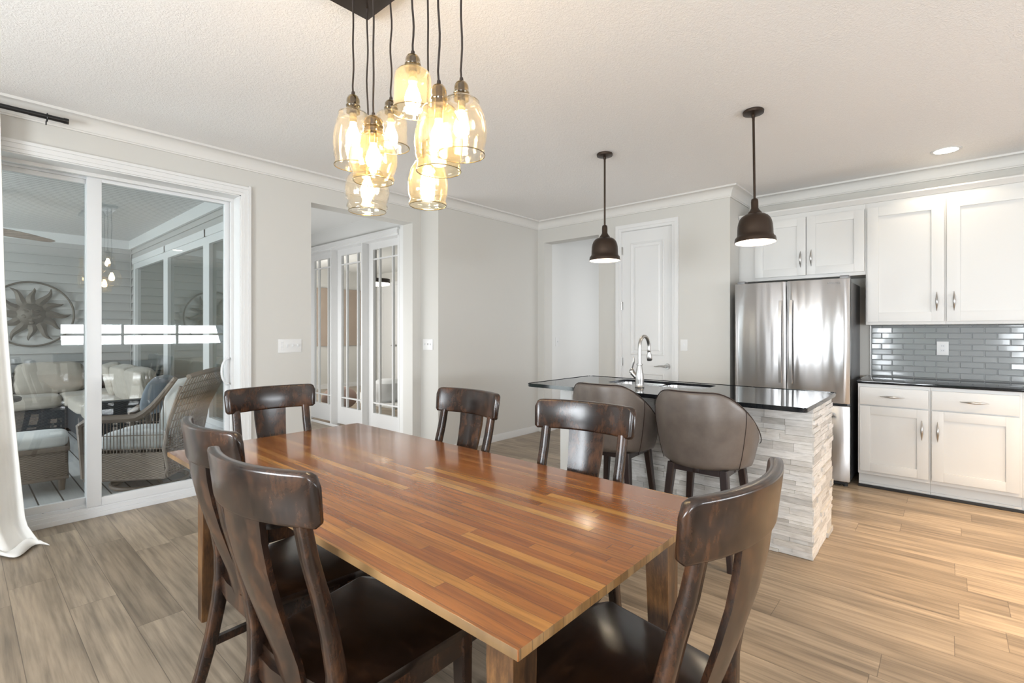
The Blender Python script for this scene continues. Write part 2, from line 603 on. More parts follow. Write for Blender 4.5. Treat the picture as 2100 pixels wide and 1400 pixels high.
mb = MB().box(XW - .2, XK + .2, YS - .2, YJ + .02, -0.12, 0.0)
mb.box(1.95, 7.1, YJ + .02, 10.8, -0.12, 0.0)
mb.box(XB + .03, 7.1, 2.8, 4.53, -0.12, 0.0) if False else None
struct(mb.build('floor', M['floor'], smooth=0), 'taupe wood plank floor of the dining room, kitchen and hall', 'floor')
struct(MB().box(XW - .2, XK + .2, YS - .2, YJ, HC, HC + .12).build('ceiling', M['ceil'], smooth=0), 'textured off-white ceiling over dining room and kitchen', 'ceiling')
struct(MB().box(1.95, 7.2, YJ, 11.2, HC, HC + .12).build('ceiling_hall', M['hallwall'], smooth=0), 'smooth white ceiling of the hall behind the opening', 'ceiling')
struct(MB().box(XK + .2, 7.2, 2.7, YJ, 2.72, HC + .1).box(5.25, XK + .2, 2.9, 4.0, 2.72, HC).build('ceiling_corridor', M['hallwall'], smooth=0), 'white ceiling of the back corridor', 'ceiling')
struct(MB().box(XK + .2, 7.2, 2.7, YJ, -.12, 0.0).build('floor_corridor', M['floor'], smooth=0), 'plank floor of the back corridor', 'floor')

# left wall with the slider opening and the hall opening
DX0, DX1, DZ = -1.0, 1.556, 2.425
OX0, OX1, OZ = 2.147, 3.279, 2.48
w = MB()
w.box(XW, DX0, YA, YJ, 0, HC)
w.box(DX0, DX1, YA, YJ, DZ, HC)
w.box(DX1, OX0, YA, YJ, 0, HC)
w.box(OX0, OX1, YA, YJ, OZ, HC)
w.box(OX1, XJ, YA, YJ, 0, HC)
struct(w.build('wall_left', M['wall'], smooth=0), 'greige wall with the sliding door and the hall opening', 'wall')
w = MB().box(XJ, XB + .17, YB, 4.60, 0, HC)
w.box(XB + .17, 7.1, 3.96, 4.5, 0, HC)
struct(w.build('wall_recess', M['wall'], smooth=0), 'greige wall stepping forward right of the hall opening', 'wall')
# back wall with corridor opening and pantry door
CY0, CY1, CZ = 3.122, 3.942, 2.46
PY0, PY1, PZ = 2.213, 2.817, 2.45
w = MB()
w.box(XB, XB + .17, CY1, YB, 0, HC)
w.box(XB, XB + .17, CY0, CY1, CZ, HC)
w.box(XB, XB + .17, PY1, CY0, 0, HC)
w.box(XB, XB + .17, PY0, PY1, PZ, HC)
w.box(XB, XB + .17, 1.623, PY0, 0, HC)
w.box(XB + .17, XK + .12, 1.623, 1.74, 0, HC)
struct(w.build('wall_back', M['wall'], smooth=0), 'greige back wall with the pantry door and corridor opening', 'wall')
w = MB().box(6.9, 7.0, 2.9, 3.96, 0, HC).box(XB + .17, 6.9, 2.88, 3.0, 0, HC)
struct(w.build('wall_corridor', M['hallwall'], smooth=0), 'pale wall of the back corridor', 'wall')
struct(MB().box(XB + .17, 6.9, 3.945, 3.96, 0, HC).build('wall_corridor_side', M['hallwall'], smooth=0), 'pale side wall seen through the corridor opening', 'wall')
struct(MB().box(XK, XK + .12, YS - .2, 1.623, 0, HC).build('wall_kitchen', M['wall'], smooth=0), 'greige kitchen wall behind the cabinets', 'wall')
# walls behind the camera with window openings
w = MB()
def wall_x(w, x0, x1, y0, y1, holes):
    cur = y0
    for (a, b_, z0, z1) in sorted(holes):
        w.box(x0, x1, cur, a, 0, HC)
        w.box(x0, x1, a, b_, 0, z0)
        w.box(x0, x1, a, b_, z1, HC)
        cur = b_
    w.box(x0, x1, cur, y1, 0, HC)
def wall_y(w, y0, y1, x0, x1, holes):
    cur = x0
    for (a, b_, z0, z1) in sorted(holes):
        w.box(cur, a, y0, y1, 0, HC)
        w.box(a, b_, y0, y1, 0, z0)
        w.box(a, b_, y0, y1, z1, HC)
        cur = b_
    w.box(cur, x1, y0, y1, 0, HC)
westH = [(1.45, 2.65, 0.3, 2.4), (.1, 1.33, 0.3, 2.4), (-2.9, -.95, 0.3, 2.4)]
southH = [(1.3, 4.1, 1.0, 1.5)]
wall_x(w, XW - .15, XW, YS - .2, YJ, westH)
struct(w.build('wall_west', M['wall'], smooth=0), 'greige window wall behind the camera', 'wall')
w = MB()
wall_y(w, YS - .15, YS, XW - .15, XK, southH)
struct(w.build('wall_south', M['wall'], smooth=0), 'greige window wall beside the camera', 'wall')
wn = 0
def rear_window(horizontal, a, b_, z0, z1, pos):
    global wn
    wn += 1
    t = thing('window_%d' % wn, 'white framed window behind the camera', 'window', (0, 0, 0), kind='structure')
    fr = MB()
    n = max(1, round((b_ - a) / 0.9))
    fw = .045
    for k in range(n + 1):
        c = a + (b_ - a) * k / n
        if horizontal:
            fr.box(c - fw / 2, c + fw / 2, pos, pos + .06, z0, z1)
        else:
            fr.box(pos, pos + .06, c - fw / 2, c + fw / 2, z0, z1)
    for z in (z0 + fw / 2, z1 - fw / 2, (z0 + z1) / 2):
        if horizontal: fr.box(a, b_, pos + .001, pos + .059, z - fw / 2, z + fw / 2)
        else: fr.box(pos + .001, pos + .059, a, b_, z - fw / 2, z + fw / 2)
    fr.build('window_frame', M['white'], t, smooth=0)
for a, b_, z0, z1 in westH: rear_window(False, a, b_, z0, z1, XW - .09)
for a, b_, z0, z1 in southH: rear_window(True, a, b_, z0, z1, YS - .09)

lw_ = MB().box(-16, XW - .16, -6, 12, -.35, -.30)
tag(lw_.build('lawn', M['grass'], smooth=0), 'green lawn outside the windows', 'lawn', kind='stuff')
hd_ = MB()
for k in range(40):
    r_ = rng.uniform(.7, 1.1)
    hd_.sphere((-9 + rng.uniform(-.4, .4), -5 + k * .42, r_ - .29 + rng.uniform(0, .9)), r_, 10)
tag(hd_.build('hedge', M['grass'], smooth=60), 'green hedge across the lawn outside the windows', 'hedge', kind='stuff')

# crown moulding (cove profile) and baseboards
def cove(pts_dir, name, mat=None):
    """pts_dir: list of polyline corner points (x,y) at the wall face, room side given by offset list"""
    prof = []
    D, H = 0.085, 0.105
    prof.append((0.0, -H)); prof.append((0.012, -H)); prof.append((0.014, -H + .01))
    for k in range(7):
        a = k / 6 * math.pi / 2
        prof.append((0.018 + (D - .03) * (1 - math.cos(a)), -H + .012 + (H - .03) * math.sin(a)))
    prof.append((D, -0.016)); prof.append((D, 0.0)); prof.append((0.0, 0.0))
    rings = []
    for (x, y, ox, oy) in pts_dir:
        rings.append([(x + ox * d, y + oy * d, HC + z) for d, z in prof])
    m_ = MB().rings(rings, True, True)
    return struct(m_.build(name, mat or M['crown'], smooth=35), 'white cove crown moulding', 'moulding')
cove([(XW, YA, 0, -1), (XJ, YA, -1, -1)], 'trim_1')['label'] = 'white cove crown moulding above the sliding door wall'
cove([(XJ, YA, -1, -1), (XJ, YB, -1, -1), (XB, YB, -1, -1)], 'trim_2')['label'] = 'white cove crown moulding on the stepped recess wall'
cove([(XB, YB, -1, -1), (XB, 1.623, -1, -1), (XK, 1.623, -1, -1), (XK, YS, -1, 1)], 'trim_3')['label'] = 'white cove crown moulding over pantry door and cabinets'

def base(name, x0, x1, y0, y1, lab):
    m_ = MB().box(x0, x1, y0, y1, 0, 0.082, 0.003)
    return struct(m_.build(name, M['white']), lab, 'baseboard')
base('baseboard_left', DX1 + .09, OX0, YA - .014, YA, 'white baseboard between sliding door and hall opening')
base('baseboard_recess', XJ - .014, XB - .001, YB - .014, YB, 'white baseboard along the recess wall')
m_ = MB().box(XB - .014, XB, PY1 + .075, CY0, 0, .082, .003).box(XB - .014, XB, 1.623, PY0 - .075, 0, .082, .003)
m_.box(XB, 5.31, CY1 - .012, CY1, 0, .082, .003)
struct(m_.build('baseboard_back', M['white']), 'white baseboard pieces along the back wall', 'baseboard')
struct(MB().box(3.445, 3.474, 4.52, 5.0, 0, .08).build('baseboard_hall', M['white']), 'white baseboard beside the french doors', 'baseboard')

# ------------------------------------------------------------------ sliding door (door_1)
sl = thing('door_1', 'white vinyl sliding patio door with two large glass panels', 'sliding door', (0.3, YJ, 0), kind='structure')
fr = MB()
# stepped casing on the room side
for (i0, i1, dy) in ((0.0, .022, .012), (.022, .052, .018), (.052, .072, .026)):
    fr.box(DX1 - .004 + i0, DX1 - .004 + i1, YA - dy, YA, 0, DZ + .004 + i1)
    fr.box(DX0, DX1 - .004 + i0, YA - dy, YA, DZ - .004 + i0, DZ - .004 + i1)
fr.build('casing', M['white'], sl, world=True, smooth=0)
fr = MB()
fr.box(DX1 - .012, DX1, YA, YJ, 0, DZ)          # jamb lining
fr.box(DX0, DX1, YA, YJ, DZ - .012, DZ)
fr.box(DX1 - .03, DX1 - .012, YJ - .035, YJ, 0, DZ - .012)
fr.box(DX0, DX1 - .03, YJ - .035, YJ, DZ - .035, DZ - .012)
fr.build('jamb', M['white'], sl, world=True, smooth=0)
Y1, Y2 = 4.51, 4.555   # inner panel, outer panel planes
fr = MB()
fr.box(DX0, DX1, Y1, Y2 + .06, 0.0, .062)
fr.box(DX0, DX1, Y1 - .014, Y1, 0.0, .034, .003)
fr.box(DX0, DX1, Y1 - .006, Y1, 0.034, .062, .002)
fr.box(DX0, DX1, Y1, Y1 + .004, .062, .072)
fr.box(DX0, DX1, Y2, Y2 + .004, .062, .085)
fr.build('sill_track', M['vinyl'], sl, world=True, smooth=0)
fr = MB().box(DX0, DX1, Y2 - .006, Y2 + .06, DZ - .045, DZ).box(DX1 - .02, DX1, Y1, Y2 + .06, .062, DZ)
fr.build('head_track', M['vinyl'], sl, world=True, smooth=0)
PX0, PX1 = 0.612, 1.545
def sash(x0, x1, y0, y1, z0, z1, sl_, sr, rt, rb, par, glassname, hname=None):
    f = MB()
    f.box(x0, x0 + sl_, y0, y1, z0, z1, .003)
    f.box(x1 - sr, x1, y0, y1, z0, z1, .003)
    f.box(x0 + sl_, x1 - sr, y0, y1, z1 - rt, z1, .002)
    f.box(x0 + sl_, x1 - sr, y0, y1, z0, z0 + rb, .002)
    s_ = f.build('door_panel', M['vinyl'], par, world=True)
    ym = (y0 + y1) / 2
    MB().box(x0 + sl_ - .005, x1 - sr + .005, ym - .003, ym + .003, z0 + rb - .005, z1 - rt + .005).build('glass', M['pane'], s_, world=True, smooth=0)
    return s_
p_in = sash(PX0, PX1, Y1 + .005, Y1 + .04, .072, 2.418, .082, .055, .050, .058, sl, 'glass')
p_out = sash(DX0, PX0 + .07, Y2 + .01, Y2 + .045, .085, 2.38, .06, .07, .03, .05, sl, 'glass')
h = MB()
hx = PX1 - .03
h.box(hx - .016, hx + .016, Y1 - .004, Y1 + .006, .86, 1.10, .003)
pth = []
for k in range(13):
    a = -math.pi / 2 + math.pi * k / 12
    pth.append((hx - .01 - .055 * math.cos(a), Y1 - .035 - .012 * math.cos(a), .98 + .105 * math.sin(a)))
pth = [(hx, Y1, .875)] + pth + [(hx, Y1, 1.085)]
h.tube(pth, .009, 8)
h.build('door_handle', M['vinyl'], p_in, world=True)

# ------------------------------------------------------------------ french doors in the hall
XF = 3.474
struct(MB().box(XF, XF + .12, YJ + .09, 8.0, 2.53, HC).box(XF, XF + .12, 4.6, 4.86, 0, 2.53).box(XF, XF + .12, 7.26, 10.8, 0, HC).build('wall_hall', M['hallwall'], smooth=0), 'pale hall wall above the glazed doors', 'wall')
struct(MB().box(1.9, 1.98, YJ + .001, 10.8, 0, HC).build('wall_hall_left', M['hallwall'], smooth=0), 'pale hall wall hidden left of the opening', 'wall')
struct(MB().box(1.98, XF, 8.4, 8.5, 0, HC).build('wall_hall_end', M['hallwall'], smooth=0), 'pale wall at the end of the hall', 'wall')
posts = [4.86, 5.655, 6.44, 7.225]
tc_ = MB()
for k, y in enumerate(posts):
    tc_.box(XF - .004, XF + .13, y - .012, y + .022, 0, 2.46)
tc_.box(XF - .018, XF + .13, 4.86, 7.26, 2.445, 2.47).box(XF - .03, XF, 4.86, 7.27, 2.468, 2.515, .003)
tc_.box(XF - .036, XF, 4.84, 7.29, 2.512, 2.532, .002)
tc_.box(XF - .02, XF, 4.86, 7.26, 0, .03, .003)
struct(tc_.build('trim_4', M['white'], smooth=0), 'white frame posts and head casing around the glazed doors', 'door frame')
def french(n, ya, yb, lab):
    t = thing('door_%d' % n, lab, 'glazed door', (XF + .1, (ya + yb) / 2, 0), kind='structure')
    f = MB()
    x0, x1 = XF + .085, XF + .125
    st = .105
    f.box(x0, x1, ya, ya + st, .03, 2.445).box(x0, x1, yb - st, yb, .03, 2.445)
    f.box(x0, x1, ya + st, yb - st, 2.36, 2.445).box(x0, x1, ya + st, yb - st, .03, .265)
    f.build('door_frame', M['white'], t, world=True, smooth=0)
    g = MB()
    for y in (ya + st + .13, yb - st - .13):
        g.box(x0 + .004, x1 - .004, y - .0085, y + .0085, .265, 2.36)
    for z in (.395, 2.235):
        g.box(x0 + .005, x1 - .005, ya + st, yb - st, z - .0085, z + .0085)
    g.build('muntins', M['white'], t, world=True, smooth=0)
    MB().box(x0 + .018, x0 + .022, ya + st - .005, yb - st + .005, .26, 2.365).build('glass', M['french'], t, world=True, smooth=0)
    return t
french(2, 4.885, 5.64, 'rightmost white prairie-grid glazed door in the hall')
french(3, 5.68, 6.425, 'middle white prairie-grid glazed door in the hall')
french(4, 6.465, 7.21, 'leftmost white prairie-grid glazed door in the hall')
# office behind them
w = MB().box(7.0, 7.1, 4.5, 10.9, 0, HC).box(XF + .12, 7.0, 10.7, 10.8, 0, HC)
struct(w.build('wall_office', M['wall'], smooth=0), 'greige wall of the office behind the glazed doors', 'wall')
struct(MB().box(6.985, 7.0, 4.6, 9.62, 0, .1).box(3.6, 7.0, 10.685, 10.7, 0, .1).build('baseboard_office', M['white'], smooth=0), 'white baseboard of the office', 'baseboard')
od = thing('door_5', 'white panelled office door with lever handle, seen through the glazed doors', 'door', (6.97, 10.1, 0), kind='structure')
MB().box(6.95, 6.99, 9.75, 10.5, .01, 2.42).build('door_slab', M['white'], od, world=True)
d = MB()
for z0, z1 in ((.25, .85), (.98, 1.08), (1.2, 2.25)):
    for (a0, a1, b0, b1) in ((9.87, 10.38, z0, z0 + .012), (9.87, 10.38, z1 - .012, z1), (9.87, 9.882, z0, z1), (10.368, 10.38, z0, z1)):
        d.box(6.944, 6.95, a0, a1, b0, b1)
d.build('panel_moulding', M['white'], od, world=True, smooth=0)
MB().cyl((6.95, 9.82, .98), (6.90, 9.82, .98), .025).tube([(6.90, 9.82, .98), (6.89, 9.85, .98), (6.89, 9.95, .98)], .01).build('door_handle', M['nickel'], od, world=True)
MB().box(6.93, 6.99, 10.5, 10.6, 0, 2.5).box(6.93, 6.99, 9.65, 9.75, 0, 2.5).box(6.93, 6.99, 9.65, 10.6, 2.42, 2.5).build('casing', M['white'], od, world=True, smooth=0)
lamp = thing('drum_ceiling_light', 'round dark-rimmed ceiling light glowing in the office', 'ceiling light', (4.75, 7.3, 2.12))
MB().lathe([(.0, 2.2), (.23, 2.2), (.235, 2.2), (.235, 2.13), (.228, 2.13), (.228, 2.19), (0, 2.19)], 4.75, 7.3, 32).build('rim', M['bronze'], lamp, world=True)
MB().lathe([(.0, 2.155), (.226, 2.155), (.226, 2.105), (.2, 2.095), (0, 2.09)], 4.75, 7.3, 32).build('diffuser', M['officelamp'], lamp, world=True)
MB().cyl((4.75, 7.3, 2.2), (4.75, 7.3, HC), .012).lathe([(0, HC - .03), (.07, HC - .03), (.07, HC - .0005), (0, HC - .0005)], 4.75, 7.3, 20).build('stem', M['bronze'], lamp, world=True)
rg = MB()
rg.prism([(4.9, 7.0), (6.6, 7.0), (6.6, 9.3), (4.9, 9.3)], .001, .03, .008)
tag(rg.build('rug', M['rug']), 'white rug on the office floor seen through the glazed doors', 'rug')
pf = MB().lathe([(0, .002), (.2, .002), (.27, .08), (.29, .2), (.26, .34), (.18, .4), (0, .41)], 5.3, 7.75, 28)
tag(pf.build('pouf', M['cushion_grey']), 'round pale grey pouf standing on the office rug', 'pouf').location = (0, 0, .03)
bq = MB()
for k in range(9):
    a = k / 8 * math.pi * 2
bq.sphere((0, 0, .2), .3, 24, (1, .8, .66))
o = bq.build('floor_cushion', M['blush'])
o.location = (4.25, 7.6, 0.0)
tag(o, 'blush pink cushion on the floor behind the leftmost glazed door', 'cushion')
tp = MB().box(5.15, 6.75, 10.66, 10.684, .98, 2.3, .004)
tag(tp.build('roman_shade', M['taupe']), 'taupe fabric shade on the far office wall', 'window shade')
area('office_fill', (3.75, 9.2, 1.6), (1.2, 1.8), 90, (1, .97, .92), (1, -0.2, 0))  # added fill lamp that brightens the office; the wall behind it has no window

# ------------------------------------------------------------------ pantry door
pd = thing('door_6', 'white two-panel pantry door with nickel lever', 'door', (XB, (PY0 + PY1) / 2, 0), kind='structure')
d = MB().box(XB + .012, XB + .047, PY0 + .003, PY1 - .003, .012, PZ - .004)
d.build('door_slab', M['white'], pd, world=True)
d = MB()
def raised(d, y0, y1, z0, z1):
    # moulded panel: nested rectangular loops stepping in and out
    xs = XB + .0125
    loops = []
    for ins, dep in ((0, 0), (.004, .006), (.014, .007), (.022, .001), (.048, .0005), (.062, .006)):
        x = xs - dep
        loops.append([(x, y0 + ins, z0 + ins), (x, y1 - ins, z0 + ins), (x, y1 - ins, z1 - ins), (x, y0 + ins, z1 - ins)])
    d.rings(loops, True, True)
raised(d, 2.312, 2.712, 1.045, 2.31)
raised(d, 2.312, 2.712, .22, .85)
d.build('panel_moulding', M['white'], pd, world=True, smooth=0)
d = MB()
cw = .07
for (i0, i1, dx) in ((0, .03, .014), (.03, .07, .02)):
    d.box(XB - dx, XB, PY1 + i0, PY1 + i1, 0, PZ + i1).box(XB - dx, XB, PY0 - i1, PY0 - i0, 0, PZ + i1)
    d.box(XB - dx, XB, PY0 - i0, PY1 + i0, PZ + i0, PZ + i1)
d.box(XB, XB + .1, PY1 - .003, PY1, 0, PZ).box(XB, XB + .1, PY0, PY0 + .003, 0, PZ).box(XB, XB + .1, PY0, PY1, PZ - .003, PZ)
d.build('casing', M['white'], pd, world=True, smooth=0)
for z in (2.231, 1.603, .964, .25):
    MB().box(XB - .003, XB + .012, PY1 - .012, PY1 + .012, z - .045, z + .045, .002).cyl((XB - .006, PY1 - .001, z - .045), (XB - .006, PY1 - .001, z + .045), .006).build('hinge', M['nickel'], pd, world=True)
MB().cyl((XB + .012, 2.276, .932), (XB - .004, 2.276, .932), .033, .03, 20).cyl((XB - .004, 2.276, .932), (XB - .045, 2.276, .932), .011).tube([(XB - .045, 2.276, .932), (XB - .052, 2.30, .934), (XB - .052, 2.34, .936), (XB - .05, 2.38, .928), (XB - .046, 2.40, .93)], [.011, .010, .008, .006, .004]).build('door_lever', M['nickel'], pd, world=True)

# ------------------------------------------------------------------ switch plates and outlet
def plate(name, c, axis, wdt, hgt, n, lab, kind='toggle', cat='light switch'):
    t = thing(name, lab, cat, c)
    p = MB()
    if axis == 'Y':   # mounted on wall facing -Y
        p.box(-wdt / 2, wdt / 2, -.006, 0, -hgt / 2, hgt / 2, .0025)
    else:
        p.box(-.006, 0, -wdt / 2, wdt / 2, -hgt / 2, hgt / 2, .0025)
    p.build('plate', M['white'], t)
    for k in range(n):
        o_ = (k - (n - 1) / 2) * .046
        if kind == 'outlet':
            b_ = MB()
            for dz in (-.02, .02):
                b_.box(-.008, -.006, o_ - .016, o_ + .016, dz - .014, dz + .014, .001)
            b_.build('socket', M['vinyl'], t)
            for dz in (-.02, .02):
                for dy in (-.006, .006):
                    MB().box(-.0085, -.0079, dy - .001, dy + .001, dz - .004, dz + .006).build('slot', M['gap'], t, smooth=0)
        elif kind == 'keypad' and k == 0:
            b_ = MB()
            for r_ in range(5):
                b_.box(o_ - .012, o_ + .012, -.008, -.006, -.038 + r_ * .016, -.028 + r_ * .016, .001)
            b_.build('buttons', M['cushion_grey'], t)
        else:
            if axis == 'Y':
                MB().box(o_ - .004, o_ + .004, -.016, -.005, -.004, .012, .001).box(o_ - .006, o_ + .006, -.0066, -.0059, -.014, .014).build('toggle', M['vinyl'], t)
            else:
                MB().box(-.016, -.005, o_ - .004, o_ + .004, -.004, .012, .001).box(-.0066, -.0059, o_ - .006, o_ + .006, -.014, .014).build('toggle', M['vinyl'], t)
    return t
plate('switch_plate', (1.954, YA, 1.182), 'Y', .205, .118, 4, 'wide white four-gang switch plate right of the sliding door', 'keypad')
plate('switch_plate', (XJ, 4.213, 1.168), 'X', .165, .115, 3, 'white three-gang switch plate on the narrow wall strip by the hall opening')
plate('switch_plate', (XB, 2.086, 1.165), 'X', .075, .118, 1, 'white single switch plate right of the pantry door')
plate('switch_plate', (5.37, 3.945, 1.17), 'Y', .075, .118, 1, 'white single switch plate inside the back corridor')

# ================================================================== PORCH
PXR, PYF, PZC = 1.83, 9.5, 2.70
struct(MB().box(-2.4, PXR, 4.615, PYF, -.06, 0.0).build('floor_porch', M['deck'], smooth=0), 'grey deck boards of the porch floor', 'floor')
struct(MB().box(-2.4, PXR, 4.615, PYF, PZC, PZC + .1).build('ceiling_porch', M['bead'], smooth=0), 'grey beadboard porch ceiling', 'ceiling')
sd = MB()
zz = 0.0
while zz < PZC:
    sd.prism([(PYF - .034, zz), (PYF + .1, zz), (PYF + .1, min(zz + .125, PZC)), (PYF - .004, min(zz + .125, PZC))], -2.4, PXR, axis='X')
    zz += .125
struct(sd.build('wall_porch_far', M['sideM'], smooth=0), 'grey lap siding on the far porch wall', 'wall')
sd = MB()
zz = 0.0
while zz < PZC:   # right porch wall siding strips above, below and at the ends of the windows
    z1 = min(zz + .125, PZC)
    segs = [(4.615, PYF)] if (zz >= 2.37 or z1 <= .38) else [(4.615, 4.80), (9.18, PYF)]
    for a, b_ in segs:
        sd.prism([(PXR - .022, zz), (PXR + .06, zz), (PXR + .06, z1), (PXR - .004, z1)], a, b_, axis='Y')
    zz += .125
struct(sd.build('wall_porch_right', M['sideM'], smooth=0), 'grey lap siding around the porch windows', 'wall')
struct(MB().box(-2.4, PXR - .02, PYF - .05, PYF - .02, PZC - .13, PZC).box(PXR - .05, PXR - .02, 4.62, PYF - .05, PZC - .13, PZC).build('trim_5', M['vinyl'], smooth=0), 'white beam board around the porch ceiling', 'trim')
struct(MB().box(PXR - .03, PXR - .02, PYF - .04, PYF - .02, 0, PZC - .13).box(DX1 + .0, PXR, YJ + .105, YJ + .13, 0, PZC).build('trim_6', M['sideM'], smooth=0), 'corner trim of the porch siding', 'trim')
w4 = [(4.83, 5.92), (6.0, 7.45), (7.53, 9.15)]
for k, (a, b_) in enumerate(w4):
    wn += 1
    t = thing('window_%d' % wn, ['porch window nearest the sliding door', 'middle porch window in the right porch wall', 'porch window nearest the far corner'][k], 'window', (PXR, (a + b_) / 2, .34), kind='structure')
    f = MB()
    x0, x1 = PXR - .045, PXR + .01
    f.box(x0, x1, a - .04, a + .055, .34, 2.32).box(x0, x1, b_ - .055, b_ + .04, .34, 2.32)
    f.box(x0, x1, a + .055, b_ - .055, 2.24, 2.32).box(x0, x1, a + .055, b_ - .055, .34, .40)
    f.box(x0 - .015, x0 + .02, a - .06, b_ + .06, 2.32, 2.40).box(x0 - .02, x0 + .02, a - .06, b_ + .06, .28, .34)
    f.build('window_frame', M['vinyl'], t, world=True, smooth=0)
    MB().box(PXR - .01, PXR - .004, a + .05, b_ - .05, .39, 2.25).build('pane', M['darkpane'], t, world=True, smooth=0)

# sun wall art
sun = thing('sun_wall_art', 'round dark metal sun face with wavy rays hanging on porch siding', 'wall art', (.70, PYF - .06, 1.547))
rgm = MB()
ring = [(.44 * math.cos(a), 0, .44 * math.sin(a)) for a in [2 * math.pi * k / 64 for k in range(64)]]
rgm.tube(ring, .013, 8, closed=True)
rgm.build('ring', M['sunmetal'], sun)
face = MB()
prof = [(0, -.075), (.05, -.07), (.10, -.05), (.14, -.02), (.16, .0), (.155, .012), (0, .012)]
mt = Matrix.Rotation(R(-90), 4, 'X')
rs = []
for r, z in prof:
    rs.append([(r * math.cos(2 * math.pi * k / 40), z, r * math.sin(2 * math.pi * k / 40)) for k in range(40)])
face.rings(rs, True, False)
for sx in (-1, 1):
    face.sphere((.052 * sx, -.062, .035), .022, 12, (1.3, .6, .7))
    face.tube([(.02 * sx, -.08, .055), (.055 * sx, -.075, .072), (.095 * sx, -.05, .055)], [.006, .009, .004], 8)
    face.sphere((.075 * sx, -.052, -.03), .03, 12, (1, .5, .9))
face.tube([(0, -.08, .06), (0, -.095, .0), (0, -.105, -.025)], [.009, .012, .018], 10)
face.tube([(-.045, -.068, -.072), (0, -.088, -.066), (.045, -.068, -.072)], [.005, .010, .005], 8)
face.tube([(-.035, -.068, -.082), (0, -.086, -.088), (.035, -.068, -.082)], [.004, .010, .004], 8)
face.sphere((0, -.066, -.118), .03, 12, (1, .5, .8))
face.build('face', M['sunmetal'], sun)
for k in range(12):
    a0 = 2 * math.pi * k / 12
    L = .41 if k % 2 == 0 else .36
    rr = MB()
    top, bot = [], []
    left, right = [], []
    n = 9
    for i in range(n + 1):
        f_ = i / n
        r_ = .12 + (L - .12) * f_
        wid = (.062 * (1 - f_) ** .8 + .004)
        sway = .035 * math.sin(f_ * 5.2 + (0 if k % 2 else 1.3)) * f_
        for lst, s_ in ((left, 1), (right, -1)):
            x = r_; y = sway + s_ * wid
            lst.append((x * math.cos(a0) - y * math.sin(a0), x * math.sin(a0) + y * math.cos(a0)))
    pts = left + right[::-1]
    bmv = rr.bm
    fr_ = [[(p[0], -.012 - .012 * (i < 3), p[1]) for i, p in enumerate(left)], [(p[0], -.012 - .012 * (i < 3), p[1]) for i, p in enumerate(right)]]
    for i in range(n):
        q = [left[i], left[i + 1], right[i + 1], right[i]]
        mid0 = ((left[i][0] + right[i][0]) / 2, (left[i][1] + right[i][1]) / 2)
        mid1 = ((left[i + 1][0] + right[i + 1][0]) / 2, (left[i + 1][1] + right[i + 1][1]) / 2)
        def V(p, y): return rr.bm.verts.new((p[0], y, p[1]))
        a1, a2, a3, a4 = V(left[i], 0), V(left[i + 1], 0), V(mid1, -.022), V(mid0, -.022)
        rr.bm.faces.new((a1, a2, a3, a4))
        b1, b2, b3, b4 = V(mid0, -.022), V(mid1, -.022), V(right[i + 1], 0), V(right[i], 0)
        rr.bm.faces.new((b1, b2, b3, b4))
        c1, c2, c3, c4 = V(left[i], 0), V(right[i], 0), V(right[i + 1], 0), V(left[i + 1], 0)
        rr.bm.faces.new((c1, c2, c3, c4))
    bmesh.ops.remove_doubles(rr.bm, verts=rr.bm.verts, dist=.0005)
    rr.build('ray', M['sunmetal'], sun)

# ceiling fan
fan = thing('ceiling_fan', 'porch ceiling fan with pale wooden blades', 'ceiling fan', (-.1, 6.95, PZC))
MB().lathe([(0, -.001), (.07, -.001), (.06, -.05), (.015, -.06), (.015, -.26), (.09, -.28), (.11, -.33), (.10, -.38), (.05, -.41), (0, -.415)], 0, 0, 24).build('motor', M['bronze'], fan)
for k in range(3):
    a = R(40 + 120 * k)
    mt = Matrix.Rotation(a, 4, 'Z') @ Matrix.Translation((0, 0, -.365)) @ Matrix.Rotation(R(-10), 4, 'X')
    bl = MB()
    pts = []
    for i in range(13):
        f_ = i / 12
        pts.append((.18 + .92 * f_, .055 + .045 * math.sin(math.pi * min(1, f_ * 1.15)) * 1.0 if f_ < .98 else .03))
    poly = pts + [(x, -y) for x, y in reversed(pts)]
    bl.prism(poly, -.004, .004, mat=mt)
    b0 = bl.build('blade', M['fanblade'], fan)
    MB().box(.08, .24, -.02, .02, -.012, -.005, .002, mat=mt).box(.2, .32, -.035, .035, -.010, -.004, .002, mat=mt).build('bracket', M['bronze'], b0)

# outdoor furniture
def puffy(name, dims, mat, seed=0, wr=.02, p=3.2, parent=None, seg=14):
    """a soft cushion: rounded box with wrinkles, dims = (x,y,z) full sizes, centred"""
    m_ = MB()
    r = bmesh.ops.create_cube(m_.bm, size=2.0)
    bmesh.ops.subdivide_edges(m_.bm, edges=m_.bm.edges[:], cuts=seg, use_grid_fill=True)
    rg_ = random.Random(seed)
    ph = [rg_.uniform(0, 6.28) for _ in range(6)]
    for v in m_.bm.verts:
        x, y, z = v.co
        l = (abs(x) ** p + abs(y) ** p + abs(z) ** p) ** (1 / p)
        q = Vector((x, y, z)) / l
        e = 1 + wr * (math.sin(9 * q.x + ph[0] + 3 * q.z) * .5 + math.sin(14 * q.z + ph[1] + 5 * q.y) * .4 + math.sin(22 * (q.x + q.y) + ph[2]) * .3)
        v.co = Vector((q.x * dims[0] / 2 * e, q.y * dims[1] / 2 * e, q.z * dims[2] / 2 * (1 + (e - 1) * .6)))
    return m_.build(name, mat, parent, smooth=80)

